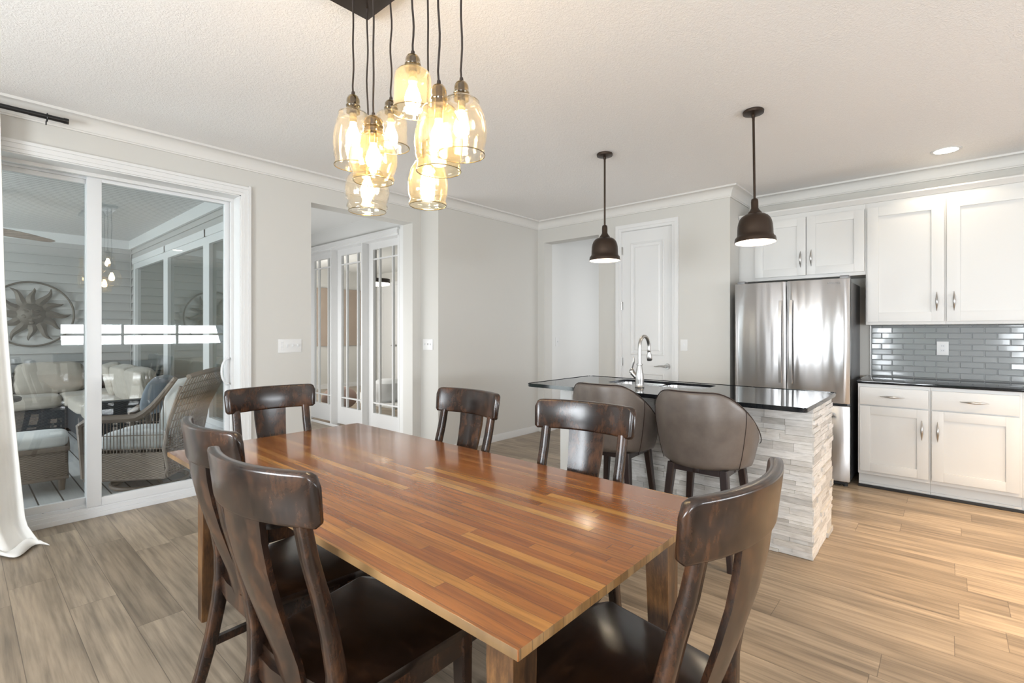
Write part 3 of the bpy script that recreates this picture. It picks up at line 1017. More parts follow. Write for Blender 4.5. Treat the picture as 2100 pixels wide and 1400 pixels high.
sofa = thing('sectional_sofa', 'dark wicker corner sofa with beige seat cushions on the porch', 'sofa', (1.2, 8.9, 0))
s_ = MB()
s_.box(-1.6, 1.72, 8.62, 9.42, .05, .33, .01).box(-1.6, 1.72, 9.27, 9.44, .05, .70, .015)
s_.box(.98, 1.72, 6.45, 8.62, .05, .33, .01).box(1.60, 1.75, 6.45, 9.27, .05, .72, .015)
s_.build('wicker_frame', M['wicker_dark'], sofa, world=True)
MB().box(.86, 1.75, 6.30, 6.45, .05, .60, .012).build('arm', M['wicker_dark'], sofa, world=True)
for (x, y) in ((-1.5, 8.7), (.95, 8.7), (1.0, 6.35), (1.68, 6.35), (1.68, 9.35)):
    MB().box(x - .02, x + .02, y - .02, y + .02, 0, .06).build('leg', M['black'], sofa, world=True, smooth=0)
for k, (cx, cy, sx, sy) in enumerate(((-1.15, 8.92, .82, .72), (-.31, 8.92, .82, .72), (.53, 8.92, .82, .72), (1.28, 8.9, .70, .76), (1.27, 8.0, .66, .98), (1.27, 7.0, .66, .98))):
    c = puffy('seat_cushion', (sx, sy, .17), M['cushion'], k, .008, 6, sofa, 10)
    c.location = (cx - 1.2, cy - 8.9, .405)
for k, (x, y, rz, lab) in enumerate((
        (-.62, 9.14, 0, 'beige back pillow of the porch sofa, furthest left'),
        (.13, 9.12, 0, 'plump beige back pillow under the sun wall art'),
        (.86, 9.12, R(4), 'crumpled beige back pillow in the sofa corner'),
        (1.42, 8.35, R(84), 'beige back pillow beside the sofa corner, under the windows'),
        (1.42, 7.62, R(92), 'smooth beige back pillow with dark piping, in the middle of the window side'),
        (1.43, 6.92, R(90), 'beige back pillow nearest the sofa arm'))):
    c = puffy('back_pillow', (.70, .22, .44), M['cushion'], 20 + k, .04, 5, None, 18)
    c.location = (x, y, .675)
    c.rotation_euler = (R(-12), 0, rz)
    if rz > 1: c.rotation_euler = (R(12), 0, rz + math.pi)
    tag(c, lab, 'pillow', 'loose back pillows on the porch sofa')

ct = thing('round_table', 'round dark side table at the curtain edge on the porch', 'side table', (.16, 7.15, 0))
MB().lathe([(0, .60), (.29, .60), (.30, .612), (.30, .632), (.29, .64), (0, .64)], 0, 0, 40).build('tabletop', M['wicker_dark'], ct)
MB().lathe([(.0, .0005), (.2, .0005), (.19, .03), (.04, .05), (.035, .58), (.12, .60), (0, .60)], 0, 0, 24).build('pedestal', M['black'], ct)

ot = thing('wicker_ottoman', 'brown wicker ottoman with white cushion in front of the wicker chair', 'ottoman', (.40, 5.72, 0), R(-6))
o_ = MB()
o_.box(-.27, .25, -.25, .27, .10, .36, .03)
o_.build('wicker_body', M['wicker'], ot)
MB().tube([(-.26, -.255, .345), (.245, -.255, .345), (.245, .265, .345), (-.26, .265, .345)], .022, 8, closed=True).tube([(-.26, -.25, .11), (.245, -.25, .11), (.245, .26, .11), (-.26, .26, .11)], .014, 8, closed=True).build('rim', M['rod'], ot)
for sx in (-.22, .21):
    for sy in (-.2, .22):
        MB().cyl((sx, sy, 0), (sx, sy, .12), .02, .028, 12).build('leg', M['rod'], ot)
c = puffy('seat_cushion', (.50, .48, .12), M['cushion_grey'], 5, .008, 5, ot, 8)
c.location = (0, 0, .40)

# wicker swivel chair (local: +y = forward)
wc = thing('wicker_chair', 'brown wicker swivel armchair with pale cushions just outside the sliding door', 'armchair', (1.13, 5.20, 0), math.atan2(.52, -.62) - math.pi / 2)
hw = .33
base_ = MB()
base_.tube([(.27 * math.cos(a), .27 * math.sin(a), .022) for a in [2 * math.pi * k / 32 for k in range(32)]], .018, 8, closed=True)
for k in range(4):
    a = math.pi / 4 + k * math.pi / 2
    base_.tube([(.27 * math.cos(a), .27 * math.sin(a), .03), (.05 * math.cos(a), .05 * math.sin(a), .10)], .012, 6)
base_.cyl((0, 0, .05), (0, 0, .15), .04)
base_.build('swivel_base', M['rod'], wc)
bd = MB()
bd.box(-hw + .01, hw - .01, -.30, .31, .12, .145, .006)
bd.box(-hw + .03, hw - .03, .29, .315, .13, .36, .004)
bd.build('wicker_seat', M['wicker'], wc)
def arm_top(y):   # arm height profile from front (y=.33) to back (y=-.36)
    f_ = (.33 - y) / .69
    return .60 + .02 * f_ + .34 * max(0, (f_ - .55) / .45) ** 1.7
def back_y(z):
    f_ = (z - .12) / .85
    return -.30 + .035 * math.sin(f_ * 3.0) - .20 * max(0, f_ - .35) ** 1.2 * 1.6
for s in (-1, 1):
    x = s * hw
    pn = MB()
    n = 34
    for i in range(n):      # solid woven lower side
        pass
    ring = [(-.29, .12), (.30, .12), (.31, .33), (-.27, .33)]
    pn.prism(ring, x - .012, x + .012, axis='X')
    sp_ = pn.build('side_panel', M['wicker'], wc)
    rods = MB()
    for i in range(24):
        y = .29 - i * .0242
        zt = arm_top(y) - .01
        rods.cyl((x, y, .32), (x, y, zt), .0035, seg=5)
    for z in (.36, .47):
        rods.cyl((x, .30, z), (x, -.27, z), .0035, seg=5)
    rods.build('side_lattice', M['rod'], wc)
    top = [(x, .31, .14), (x, .325, .40), (x, .335, .56)] + [(x, .33 - i * .0575, arm_top(.33 - i * .0575)) for i in range(1, 12)]
    top[-1] = (x, -.36, .93)
    a_ = MB().tube(top, [.02, .024, .03] + [.032] * 8 + [.028, .024, .02], 8)
    a_.build('armrest', M['rod'], wc)
    MB().tube([(x, .31, .125), (x, 0, .12), (x, -.27, .125), (x, -.30, .20), (x, -.27, .36), (x, back_y(.6) + .0, .6), (x, -.40, .86)], .014, 8).build('side_frame', M['rod'], wc)
bk = MB()
NZ, NX = 20, 20
zs = [.14 + (.97 - .14) * i / NZ for i in range(NZ + 1)]
def bw(z): return hw + .06 * max(0, (z - .5) / .47)
def bpt(u, z):
    xx = u * bw(z)
    return (xx, back_y(z) - .035 * (1 - u * u), z - .05 * u * u * max(0, (z - .6)) * 1.5)
for j in range(NX + 1):
    u = -1 + 2 * j / NX
    bk.tube([bpt(u, z) for z in zs[::2]], .0062, 5)
for i in range(NZ * 2 + 1):
    z = .14 + .83 * i / (NZ * 2)
    if z > .45 and i % 3: continue
    bk.tube([bpt(-1 + 2 * k / 12, z) for k in range(13)], .0046 if z > .45 else .007, 5)
bk.tube([bpt(-1 + 2 * k / 16, .97) for k in range(17)], .022, 8)
bk.build('back_lattice', M['rod'], wc)
c = puffy('seat_cushion', (.56, .56, .15), M['cushion_grey'], 9, .01, 5, wc, 8)
c.location = (0, .0, .40)
c = puffy('back_cushion', (.54, .14, .46), M['cushion_grey'], 10, .012, 4, wc, 10)
c.location = (0, -.27, .68)
c.rotation_euler = (R(14), 0, 0)
c = puffy('throw_pillow', (.40, .13, .34), M['pattern'], 11, .02, 3, None, 12)
c.location = (1.13 + .17 * .77, 5.20 - .24 * .64 + .12, .78)
c.location = (1.19, 5.18, .76)
c.rotation_euler = (R(18), 0, wc.rotation_euler.z)
tag(c, 'blue-grey patterned pillow on the wicker swivel chair', 'pillow')

# ================================================================== CURTAIN + ROD
rod = thing('curtain_rod', 'black curtain rod with end cap above the sliding door', 'curtain rod', (0, YA - .1, 2.655))
MB().cyl((-2.1, 0, 0), (.482, 0, 0), .0145, seg=16).cyl((.462, 0, 0), (.486, 0, 0), .018, seg=16).cyl((.30, 0, 0), (.47, 0, 0), .016, seg=16).build('pole', M['black'], rod)
MB().cyl((.10, .1, 0), (.10, 0, 0), .008).cyl((.10, .1, 0), (.10, .094, 0), .025).build('bracket', M['black'], rod)
rt = MB().tube([(.385, .024 * math.sin(a), .024 * math.cos(a) - .004) for a in [2 * math.pi * k / 20 for k in range(20)]], .0035, 6, closed=True)
rt.tube([(.38, .012 * math.sin(a), .012 * math.cos(a) - .040) for a in [2 * math.pi * k / 14 for k in range(14)]], .0028, 6, closed=True)
rt.build('ring', M['black'], rod)
cu = MB()
NZc, NXc = 46, 60
rows = []
for j in range(NZc + 1):
    f_ = j / NZc           # 0 top .. 1 bottom
    z = 2.60 * (1 - f_) + .012
    xr = .180 + .045 * f_ + .10 * max(0, f_ - .35) ** 1.5 * 1.4
    xl = -.62 - .05 * f_
    row = []
    for i in range(NXc + 1):
        u = i / NXc
        x = xl + (xr - xl) * u
        y = YA - .115 + (.028 + .03 * f_) * math.sin(u * 2 * math.pi * 6.5 + .6 * f_) + .02 * math.sin(u * 11 + f_ * 4) * f_
        if f_ > .95:
            k = (f_ - .95) / .05
            x += .05 * k * max(0, u - .7) / .3
            y -= .05 * k
        row.append((x, y, max(z, .012 + .01 * math.sin(u * 40))))
    rows.append(row)
# pool of cloth on the floor
for k in range(1, 7):
    f_ = k / 6
    last = rows[NZc]
    rows.append([(p[0] + .035 * f_ * (i / NXc), p[1] - .10 * f_ * (1 + .3 * math.sin(i * .5)), .012 + .022 * math.sin(f_ * math.pi) * (1 + .5 * math.sin(i * .7))) for i, p in enumerate(last)])
cu.rings(rows, False, False)
o = cu.build('curtain', M['curtain'], smooth=80)
so = o.modifiers.new('thick', 'SOLIDIFY'); so.thickness = .003
tag(o, 'off-white linen curtain pooling on the floor left of the sliding door', 'curtain')

# ================================================================== KITCHEN
XU, XBs = 5.36, 5.065
def shaker(par, X, y0, y1, z0, z1, rail=.075, name='door', th=.019):
    f = MB()
    f.box(X - th, X, y0, y0 + rail, z0, z1, .0012).box(X - th, X, y1 - rail, y1, z0, z1, .0012)
    f.box(X - th, X, y0 + rail, y1 - rail, z1 - rail, z1, .0012).box(X - th, X, y0 + rail, y1 - rail, z0, z0 + rail, .0012)
    f.box(X - .009, X - .001, y0 + rail - .01, y1 - rail + .01, z0 + rail - .01, z1 - rail + .01)
    return f.build(name, M['cab'], par, world=True, smooth=30)
def handle(par, X, y, z, vertical=True, L=.155):
    h_ = MB()
    pts, rad = [], []
    for k in range(17):
        f_ = k / 16
        s_ = (f_ - .5) * L
        bow = .024 * math.sin(math.pi * min(1, max(0, f_))) + .002
        pts.append((X - .006 - bow, y, z + s_) if vertical else (X - .006 - bow, y + s_, z))
        rad.append(.0015 + .0075 * math.sin(math.pi * f_) ** 1.3)
    h_.tube(pts, rad, 10)
    for e in (-.30, .30):
        q = (X, y, z + e * L) if vertical else (X, y + e * L, z)
        q2 = (X - .024, q[1], q[2])
        h_.cyl(q, q2, .0035, seg=8)
    h_.build('handle', M['nickel'], par, world=True)
# cabinet above the fridge
cf = thing('wall_cabinet', 'white double-door cabinet directly above the refrigerator', 'cabinet', (XU, 1.06, 1.81))
MB().box(XU, XK - .001, .556, 1.622, 1.812, 2.44, .001).build('body', M['cab'], cf, world=True)
d1 = shaker(cf, XU - .001, 1.018, 1.467, 1.842, 2.392); handle(d1, XU - .02, 1.06, 1.995)
d2 = shaker(cf, XU - .001, .566, 1.012, 1.842, 2.392); handle(d2, XU - .02, .972, 2.0)
# tall wall cabinets
for (y0, y1, hy, lab) in ((.022, .5555, .078, 'tall white wall cabinet right of the refrigerator, over the backsplash'), (-.60, .0215, -.028, 'tall white wall cabinet at the right edge of the picture')):
    t = thing('wall_cabinet', lab, 'cabinet', (XU, (y0 + y1) / 2, 1.367))
    MB().box(XU, XK - .001, y0, y1, 1.367, 2.44, .001).build('body', M['cab'], t, world=True)
    dd = shaker(t, XU - .001, y0 + (.010 if y0 > 0 else .012), y1 - (.012 if y0 > 0 else .006), 1.392, 2.392, .08)
    handle(dd, XU - .02, hy, 1.555)
# outside frame neighbours (keep the run continuous)
t = thing('wall_cabinet', 'white wall cabinet continuing past the right edge of the picture', 'cabinet', (XU, -1.0, 1.367))
MB().box(XU, XK - .001, -1.5, -.6005, 1.367, 2.44, .001).build('body', M['cab'], t, world=True)
struct(MB().prism([(XU + .02, 2.441), (XU - .002, 2.441), (XU - .030, 2.478), (XU - .030, 2.49), (XK - .001, 2.49), (XK - .001, 2.441)], -1.5, 1.62, axis='Y').build('trim_7', M['cab'], smooth=20), 'white cap moulding on top of the wall cabinets', 'moulding')

# base cabinets
def basecab(y0, y1, lab, dy, hyd, drawer_y):
    t = thing('base_cabinet', lab, 'cabinet', (XBs, (y0 + y1) / 2, 0))
    MB().box(XBs, XK - .001, y0, y1, .118, .874, .001).build('body', M['cab'], t, world=True)
    MB().box(XBs + .05, XBs + .065, y0, y1, .0, .118).box(XBs + .036, XBs + .05, y0, y1, .022, .04, .003).build('toe_kick', M['cab'], t, world=True, smooth=0)
    dr = MB().box(XBs - .020, XBs - .001, dy[0], dy[1], .700, .846, .002).build('drawer', M['cab'], t, world=True)
    handle(dr, XBs - .021, drawer_y, .776, False, .16)
    do = shaker(t, XBs - .001, dy[0], dy[1], .147, .690, .07)
    handle(do, XBs - .02, hyd, .530)
    return t
basecab(.112, .578, 'white base cabinet with one drawer, beside the refrigerator', (.123, .564), .162, .348)
basecab(-.392, .111, 'white base cabinet with one drawer, at the right edge of the picture', (-.376, .103), .068, -.139)
t = thing('base_cabinet', 'white base cabinet continuing past the right edge of the picture', 'cabinet', (XBs, -.9, 0))
MB().box(XBs, XK - .001, -1.5, -.3925, .118, .874, .001).box(XBs + .05, XBs + .065, -1.5, -.3925, 0, .118).build('body', M['cab'], t, world=True)
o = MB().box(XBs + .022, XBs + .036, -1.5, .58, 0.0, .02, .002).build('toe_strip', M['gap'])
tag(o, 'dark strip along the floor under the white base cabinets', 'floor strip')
o = MB().box(5.035, XK - .002, -1.5, .585, .8745, .898, .004).build('countertop', M['granite'])
tag(o, 'black polished countertop over the white base cabinets', 'countertop')
# backsplash: bevelled glass tiles
bs = thing('backsplash', 'grey glass subway tile backsplash between counter and wall cabinets', 'backsplash', (XK, -.4, .9))
MB().box(XK - .004, XK - .0005, -1.5, .553, .899, 1.366).build('grout', M['grout'], bs, world=True, smooth=0)
MB().box(XK - .012, XK - .0005, .549, .555, .899, 1.366).build('edge_strip', M['nickel'], bs, world=True, smooth=0)
tl = MB()
tw, th_ = .153, .0495
z = .8995
row = 0
while z < 1.36:
    y = .546 - (0 if row % 2 == 0 else -tw / 2)
    while y > -1.5:
        a, b_ = y - tw + .0015, min(y, .547) - .0015
        if b_ - a > .01:
            z1 = min(z + th_ - .002, 1.365)
            tilt = rng.uniform(-.0006, .0006); tilt2 = rng.uniform(-.0005, .0005)
            fr0 = [(XK - .004, a, z), (XK - .004, b_, z), (XK - .004, b_, z1), (XK - .004, a, z1)]
            bv = .004
            fr1 = [(XK - .010 + tilt + tilt2, a + bv, z + bv), (XK - .010 - tilt + tilt2, b_ - bv, z + bv), (XK - .010 - tilt - tilt2, b_ - bv, z1 - bv), (XK - .010 + tilt - tilt2, a + bv, z1 - bv)]
            tl.rings([fr0, fr1], True, True)
        y -= tw
    z += th_
    row += 1
tl.build('tiles', M['tile'], bs, world=True, smooth=0)
plate('wall_outlet', (XK - .011, .044, 1.162), 'X', .078, .118, 1, 'white double outlet on the grey tile backsplash', 'outlet', 'outlet')

# ------------------------------------------------------------------ refrigerator
XFd = 4.93
fg = thing('refrigerator', 'stainless french-door refrigerator with bottom freezer drawer', 'refrigerator', (5.3, 1.08, 0))
MB().box(5.03, XK - .03, .632, 1.53, .03, 1.735, .008).build('body', M['steel_dark'], fg, world=True)
def fridge_door(y0, y1, z0, z1, bulge, name):
    m_ = MB()
    n = 20
    rings = []
    for z in (z0, z0 + .006, z1 - .006, z1):
        ring = []
        inset = .006 if z in (z0, z1) else 0
        for k in range(n + 1):
            f_ = k / n
            y = y0 + inset + (y1 - y0 - 2 * inset) * f_
            yc = (.622 + 1.538) / 2
            gx = XFd + .018 * ((y - yc) / .458) ** 2
            e = min(y - y0, y1 - y)
            gx += .010 * max(0, 1 - e / .012) ** 2 + inset
            ring.append((gx, y, z))
        ring += [(5.025, y1 - inset, z), (5.025, y0 + inset, z)]
        rings.append(ring)
    m_.rings(rings, True, True)
    return m_.build(name, M['steel'], fg, world=True, smooth=50)
fdl = fridge_door(1.098, 1.538, .700, 1.757, 0, 'door')
fdr = fridge_door(.622, 1.090, .700, 1.757, 0, 'door')
fz = fridge_door(.622, 1.538, .045, .680, 0, 'freezer_drawer')
for par, y in ((fdl, 1.135), (fdr, 1.050)):
    hh = MB()
    pts = []
    for k in range(15):
        f_ = k / 14
        pts.append((XFd - .022 - .030 * math.sin(math.pi * f_), y, .850 + .735 * f_))
    hh.bar(pts, .024, .014, bev=1, axis=Vector((0, 1, 0)))
    hh.cyl((XFd + .01, y, .862), (XFd - .02, y, .862), .009).cyl((XFd + .01, y, 1.573), (XFd - .02, y, 1.573), .009)
    hh.build('handle', M['nickel'], par, world=True)
hh = MB().box(XFd - .04, XFd - .022, .72, 1.44, .60, .625, .006).box(XFd - .03, XFd + .01, .74, .76, .602, .623).box(XFd - .03, XFd + .01, 1.40, 1.42, .602, .623)
hh.build('handle', M['nickel'], fz, world=True)
MB().box(5.0, 5.03, .65, 1.52, .68, .70).build('seal', M['gap'], fg, world=True, smooth=0)
MB().box(4.99, 5.06, .66, 1.50, .012, .045).build('base_grille', M['gap'], fg, world=True, smooth=0)
for y in (.635, 1.46):
    MB().box(4.99, 5.10, y, y + .065, 1.757, 1.785, .006).build('hinge_cover', M['steel_dark'], fg, world=True)
for y in (.66, 1.50):
    for x in (5.01, 5.6):
        MB().cyl((x, y, 0), (x, y, .03), .018).build('foot', M['gap'], fg, world=True)
tx = bpy.data.curves.new('logo_text', 'FONT')
tx.body = 'SAMSUNG'
tx.size = .020
tx.extrude = .0006
tx.space_character = 1.25
tob = bpy.data.objects.new('logo_tmp', tx)
C.objects.link(tob)
dg = bpy.context.evaluated_depsgraph_get()
me = bpy.data.meshes.new_from_object(tob.evaluated_get(dg))
bpy.data.objects.remove(tob)
lg = bpy.data.objects.new('logo', me)
me.materials.append(M['steel_dark'])
C.objects.link(lg)
lg.parent = fdr
lg.matrix_parent_inverse = Matrix()
lg.rotation_euler = (R(90), 0, R(-90))
lg.location = (XFd + .008 - 5.3, .795 - 1.08, 1.712)
lg['label'] = 'small grey maker lettering at the top of the right door'

# ------------------------------------------------------------------ island
IX0, IX1, IY0, IY1 = 3.24, 3.84, .585, 2.33
isl = thing('kitchen_island', 'kitchen island base clad in pale split-face stone', 'kitchen island', (3.54, 1.45, 0))
MB().box(IX0 + .018, IX1 - .012, IY0 + .018, IY1, 0.0, .66).box(IX0 + .018, IX0 + .05, IY0 + .018, IY1, .66, .8755).box(IX0 + .05, IX1 - .012, IY0 + .018, 1.27, .66, .8755).box(IX0 + .05, IX1 - .012, 2.11, IY1, .66, .8755).build('core', M['cab'], isl, world=True, smooth=0)
MB().box(IX0 + .0, IX0 + .03, IY1 - .09, IY1 + .02, .0, .874, .002).build('corner_board', M['hallwall'], isl, world=True)
st = MB()
tones = []
def stone_row(face, z, h_):
    # face: 'W' plane x=IX0 (runs along y) or 'S' plane y=IY0 (runs along x)
    if face == 'W': a, end = IY0 - .002, IY1 - .09
    else: a, end = IX0 - .002, IX1
    first = True
    while a < end - .002:
        L_ = rng.choice((.10, .14, .18, .25, .32)) * rng.uniform(.8, 1.2)
        b_ = min(a + L_, end)
        if end - b_ < .05: b_ = end
        dep = rng.uniform(.0, .014)
        nf = len(st.bm.faces)
        if face == 'W':
            st.box(IX0 - dep, IX0 + .02, a + .0006, b_ - .0006, z + .0005, z + h_ - .0005)
        else:
            st.box(a + .0006, b_ - .0006, IY0 - dep, IY0 + .02, z + .0005, z + h_ - .0005)
        st.bm.faces.ensure_lookup_table()
        tones.extend([rng.random() ** .8] * (len(st.bm.faces) - nf))
        a = b_
for fc in ('W', 'S'):
    z = 0.002
    while z < .873:
        h_ = rng.choice((.018, .024, .030, .036, .048))
        if z + h_ > .855: h_ = .874 - z
        stone_row(fc, z, h_)
        z += h_
so_ = st.build('stone_cladding', M['stone'], isl, world=True, smooth=0)
at = so_.data.attributes.new('tone', 'FLOAT', 'FACE')
for i, v_ in enumerate(tones[:len(so_.data.polygons)]):
    at.data[i].value = v_

# countertop with sink cut-out
def rrect(x0, x1, y0, y1, r, n=6):
    pts = []
    for cx, cy, a0 in ((x1 - r, y1 - r, 0), (x0 + r, y1 - r, 90), (x0 + r, y0 + r, 180), (x1 - r, y0 + r, 270)):
        for k in range(n + 1):
            a = R(a0 + 90 * k / n)
            pts.append((cx + r * math.cos(a), cy + r * math.sin(a)))
    return pts
TX0, TX1, TY0, TY1 = 2.98, 3.90, .563, 2.49
SX0, SX1, SY0, SY1 = 3.475, 3.82, 1.31, 2.07
ctm = MB()
bm = ctm.bm
outer = rrect(TX0, TX1, TY0, TY1, .035)
inner = rrect(SX0, SX1, SY0, SY1, .06)
def loopv(pts, z): return [bm.verts.new((p[0], p[1], z)) for p in pts]
zt, zb = .900, .876
ot_, ob_ = loopv(outer, zt), loopv(outer, zb)
it_, ib_ = loopv(inner, zt), loopv(inner, zb)
for top, bot in ((ot_, ob_), (it_, ib_)):
    n = len(top)
    for i in range(n):
        bm.faces.new((top[i], top[(i + 1) % n], bot[(i + 1) % n], bot[i]))
for A_, B_ in ((ot_, it_), (ob_, ib_)):
    es = []
    for L_ in (A_, B_):
        for i in range(len(L_)):
            e = bm.edges.get((L_[i], L_[(i + 1) % len(L_)]))
            es.append(e)
    bmesh.ops.triangle_fill(bm, use_beauty=True, use_dissolve=False, edges=es)
edges = [e for e in bm.edges if len(e.link_faces) == 2 and abs(e.calc_face_angle(0) - math.pi / 2) < .1]
bmesh.ops.bevel(bm, geom=edges, offset=.003, segments=2, affect='EDGES')
tag(ctm.build('island_countertop', M['granite']), 'black polished countertop on the stone island', 'countertop')
sk = thing('kitchen_sink', 'double-bowl stainless undermount sink in the island countertop', 'sink', (3.65, 1.69, .70))
for (a, b_) in ((SY0 + .004, 1.67), (1.70, SY1 - .004)):
    s1 = rrect(SX0 + .004, SX1 - .004, a, b_, .05)
    s2 = rrect(SX0 + .02, SX1 - .02, a + .015, b_ - .015, .05)
    s3 = rrect(SX0 + .045, SX1 - .045, a + .04, b_ - .04, .04)
    m_ = MB()
    m_.rings([[(p[0], p[1], .882) for p in s1], [(p[0], p[1], .72) for p in s2], [(p[0], p[1], .705) for p in s3]], True, False)
    vs = [v for v in m_.bm.verts if abs(v.co.z - .705) < 1e-4]
    m_.bm.faces.new(vs)
    m_.build('bowl', M['steel_plain'], sk, world=True, smooth=50)
MB().box(SX0 + .004, SX1 - .004, 1.668, 1.702, .85, .868, .003).build('divider', M['steel_plain'], sk, world=True)
# faucet
fc = thing('kitchen_faucet', 'brushed nickel gooseneck faucet on the island', 'faucet', (3.31, 1.69, .900))
MB().lathe([(.0, 0.001), (.033, 0.001), (.034, .006), (.030, .012), (.029, .03), (.031, .055), (.030, .085), (.024, .12), (.019, .155), (.017, .165), (.0, .165)], 0, 0, 24).lathe([(.0, .163), (.021, .163), (.022, .168), (.021, .173), (0, .173)], 0, 0, 24).build('body', M['nickel'], fc)
pts = [(0, 0, .17), (0, 0, .27)]
for k in range(1, 13):
    a = math.pi - math.pi * 1.08 * k / 12
    pts.append((.075 + .075 * math.cos(a), 0, .29 + .075 * math.sin(a) * 1.1))
MB().tube(pts, .0125, 14).build('spout', M['nickel'], fc)
ex, ez = pts[-1][0], pts[-1][2]
sh = MB().lathe([(0, 0), (.014, 0), (.015, -.006), (.012, -.012), (.013, -.02), (.020, -.045), (.021, -.062), (.019, -.078), (.016, -.082), (0, -.082)], 0, 0, 20,
    mat=Matrix.Translation((ex, 0, ez)) @ Matrix.Rotation(R(-9), 4, 'Y'))
sh.build('spray_head', M['nickel'], fc)
MB().cyl((0, .01, .06), (0, .058, .105), .016, .019, 16).lathe([(0, -.01), (.019, -.008), (.021, 0), (.018, .012), (.008, .024), (0, .026)], 0, 0, 16, mat=Matrix.Translation((0, .062, .112))).tube([(0, .062, .13), (0, .058, .155), (0, .050, .18), (0, .046, .205), (0, .052, .225)], [.007, .008, .009, .007, .003], 8).build('lever', M['nickel'], fc)

# ------------------------------------------------------------------ bar stools
def make_stool(label):
    t = thing('bar_stool', label, 'bar stool', (0, 0, 0), 0, 'leather bar stools at the island')
    # local: +y forward
    sh_ = MB()
    NA, NZ_ = 48, 14
    amax = R(128)
    def zt(a):
        f_ = abs(a) / amax
        s_ = max(0, (f_ - .20) / .80)
        s_ = min(1, s_)
        sm = s_ * s_ * (3 - 2 * s_)
        return .976 - .325 * sm
    def rad(a, q):   # q 0 bottom..1 top
        return (.235 + .052 * min(1, q * 1.5) ** .7 + .006 * math.sin(q * 3.1))
    rings = []
    for i in range(NA + 1):
        a = -amax + 2 * amax * i / NA
        top = zt(a)
        zb_ = .535
        ring = []
        endf = max(0, 1 - min(i, NA - i) / 2.0)
        th = .040 * (1 - .55 * endf)
        def pt(r, z):
            return (r * math.sin(a) * 1.02, -r * math.cos(a), z)
        for k in range(NZ_ + 1):
            q = k / NZ_
            z = zb_ + (top - .02 - endf * .02 - zb_) * q
            rr_ = rad(a, (z - zb_) / .43)
            if k == 0: rr_ -= .022
            ring.append(pt(rr_, z if k else zb_ ))
        rtop = rad(a, (top - zb_) / .43)
        for k in range(5):
            b2 = math.pi * (k + .5) / 5
            ring.append(pt(rtop - th / 2 + th / 2 * math.cos(b2), top - .02 + .02 * math.sin(b2) - endf * .02))
        for k in range(6):
            q = 1 - k / 5
            z = .60 + (top - .02 - .60) * q
            rr_ = rad(a, (z - zb_) / .43) - th
            ring.append(pt(rr_, z))
        ring.append(pt(.18, zb_ + .003))
        rings.append(ring)
    sh_.rings(rings, True, True)
    sh_.build('backrest', M['leather'], t, smooth=60)
    sm = MB()
    for s in (-1, 1):
        a = s * R(62)
        pp = []
        for k in range(12):
            z = .545 + (zt(a) - .008 - .545) * k / 11
            r_ = rad(a, (z - .535) / .43) + .0005
            pp.append((r_ * math.sin(a) * 1.02, -r_ * math.cos(a), z))
        sm.tube(pp, .0022, 6)
    pp = []
    for i in range(2, NA - 1):
        a = -amax + 2 * amax * i / NA
        r_ = rad(a, 1) - .002
        pp.append((r_ * math.sin(a) * 1.02, -r_ * math.cos(a), zt(a) - .004))
    sm.tube(pp, .003, 6)
    sm.build('seam', M['stool_leg'], t)
    MB().lathe([(0, .536), (.20, .536), (.232, .55), (.236, .58), (.228, .618), (.19, .635), (.1, .641), (0, .642)], 0, .02, 36).build('seat', M['leather'], t, smooth=60)
    fr_ = MB()
    fr_.box(-.17, .17, -.02, .02, .50, .534, .003).box(-.02, .02, -.17, .17, .50, .534, .003)
    fr_.cyl((0, 0, .51), (0, 0, .536), .09)
    rz45 = Matrix.Rotation(R(45), 4, 'Z')
    fr_.build('swivel_frame', M['stool_leg'], t)
    fr_ = MB()
    cs = [(-.155, -.155), (.155, -.155), (.155, .155), (-.155, .155)]
    for k in range(4):
        p0, p1 = Vector(cs[k] + (.515,)), Vector(cs[(k + 1) % 4] + (.515,))
        mid = (p0 + p1) / 2
        fr_.bar([p0, p1], .034, .022, axis=Vector((0, 0, 1)))
    fr_.build('seat_rail', M['stool_leg'], t)
    for (x, y) in cs:
        l_ = MB().bar([(x * .96, y * .96, .534), (x * 1.03, y * 1.03, .42), (x * 1.28, y * 1.28, .0)], [.044, .042, .028], [.044, .042, .028], bev=1)
        l_.build('leg', M['stool_leg'], t)
    ring = MB()
    cs2 = [(x * 1.19, y * 1.19, .17) for x, y in cs]
    for k in range(4):
        ring.bar([cs2[k], cs2[(k + 1) % 4]], .02, .02, axis=Vector((0, 0, 1)))
    ring.build('footrest', M['stool_leg'], t)
    return t
s1 = make_stool('grey leather bar stool nearest the right end of the island')
s1.location = (2.98, 1.085, 0); s1.rotation_euler = (0, 0, R(-90))
s2 = dup_tree(s1)
s2.location = (2.98, 1.69, 0); s2.rotation_euler = (0, 0, R(-88))
s2['label'] = 'grey leather bar stool behind the dining chair, left of the other stool'

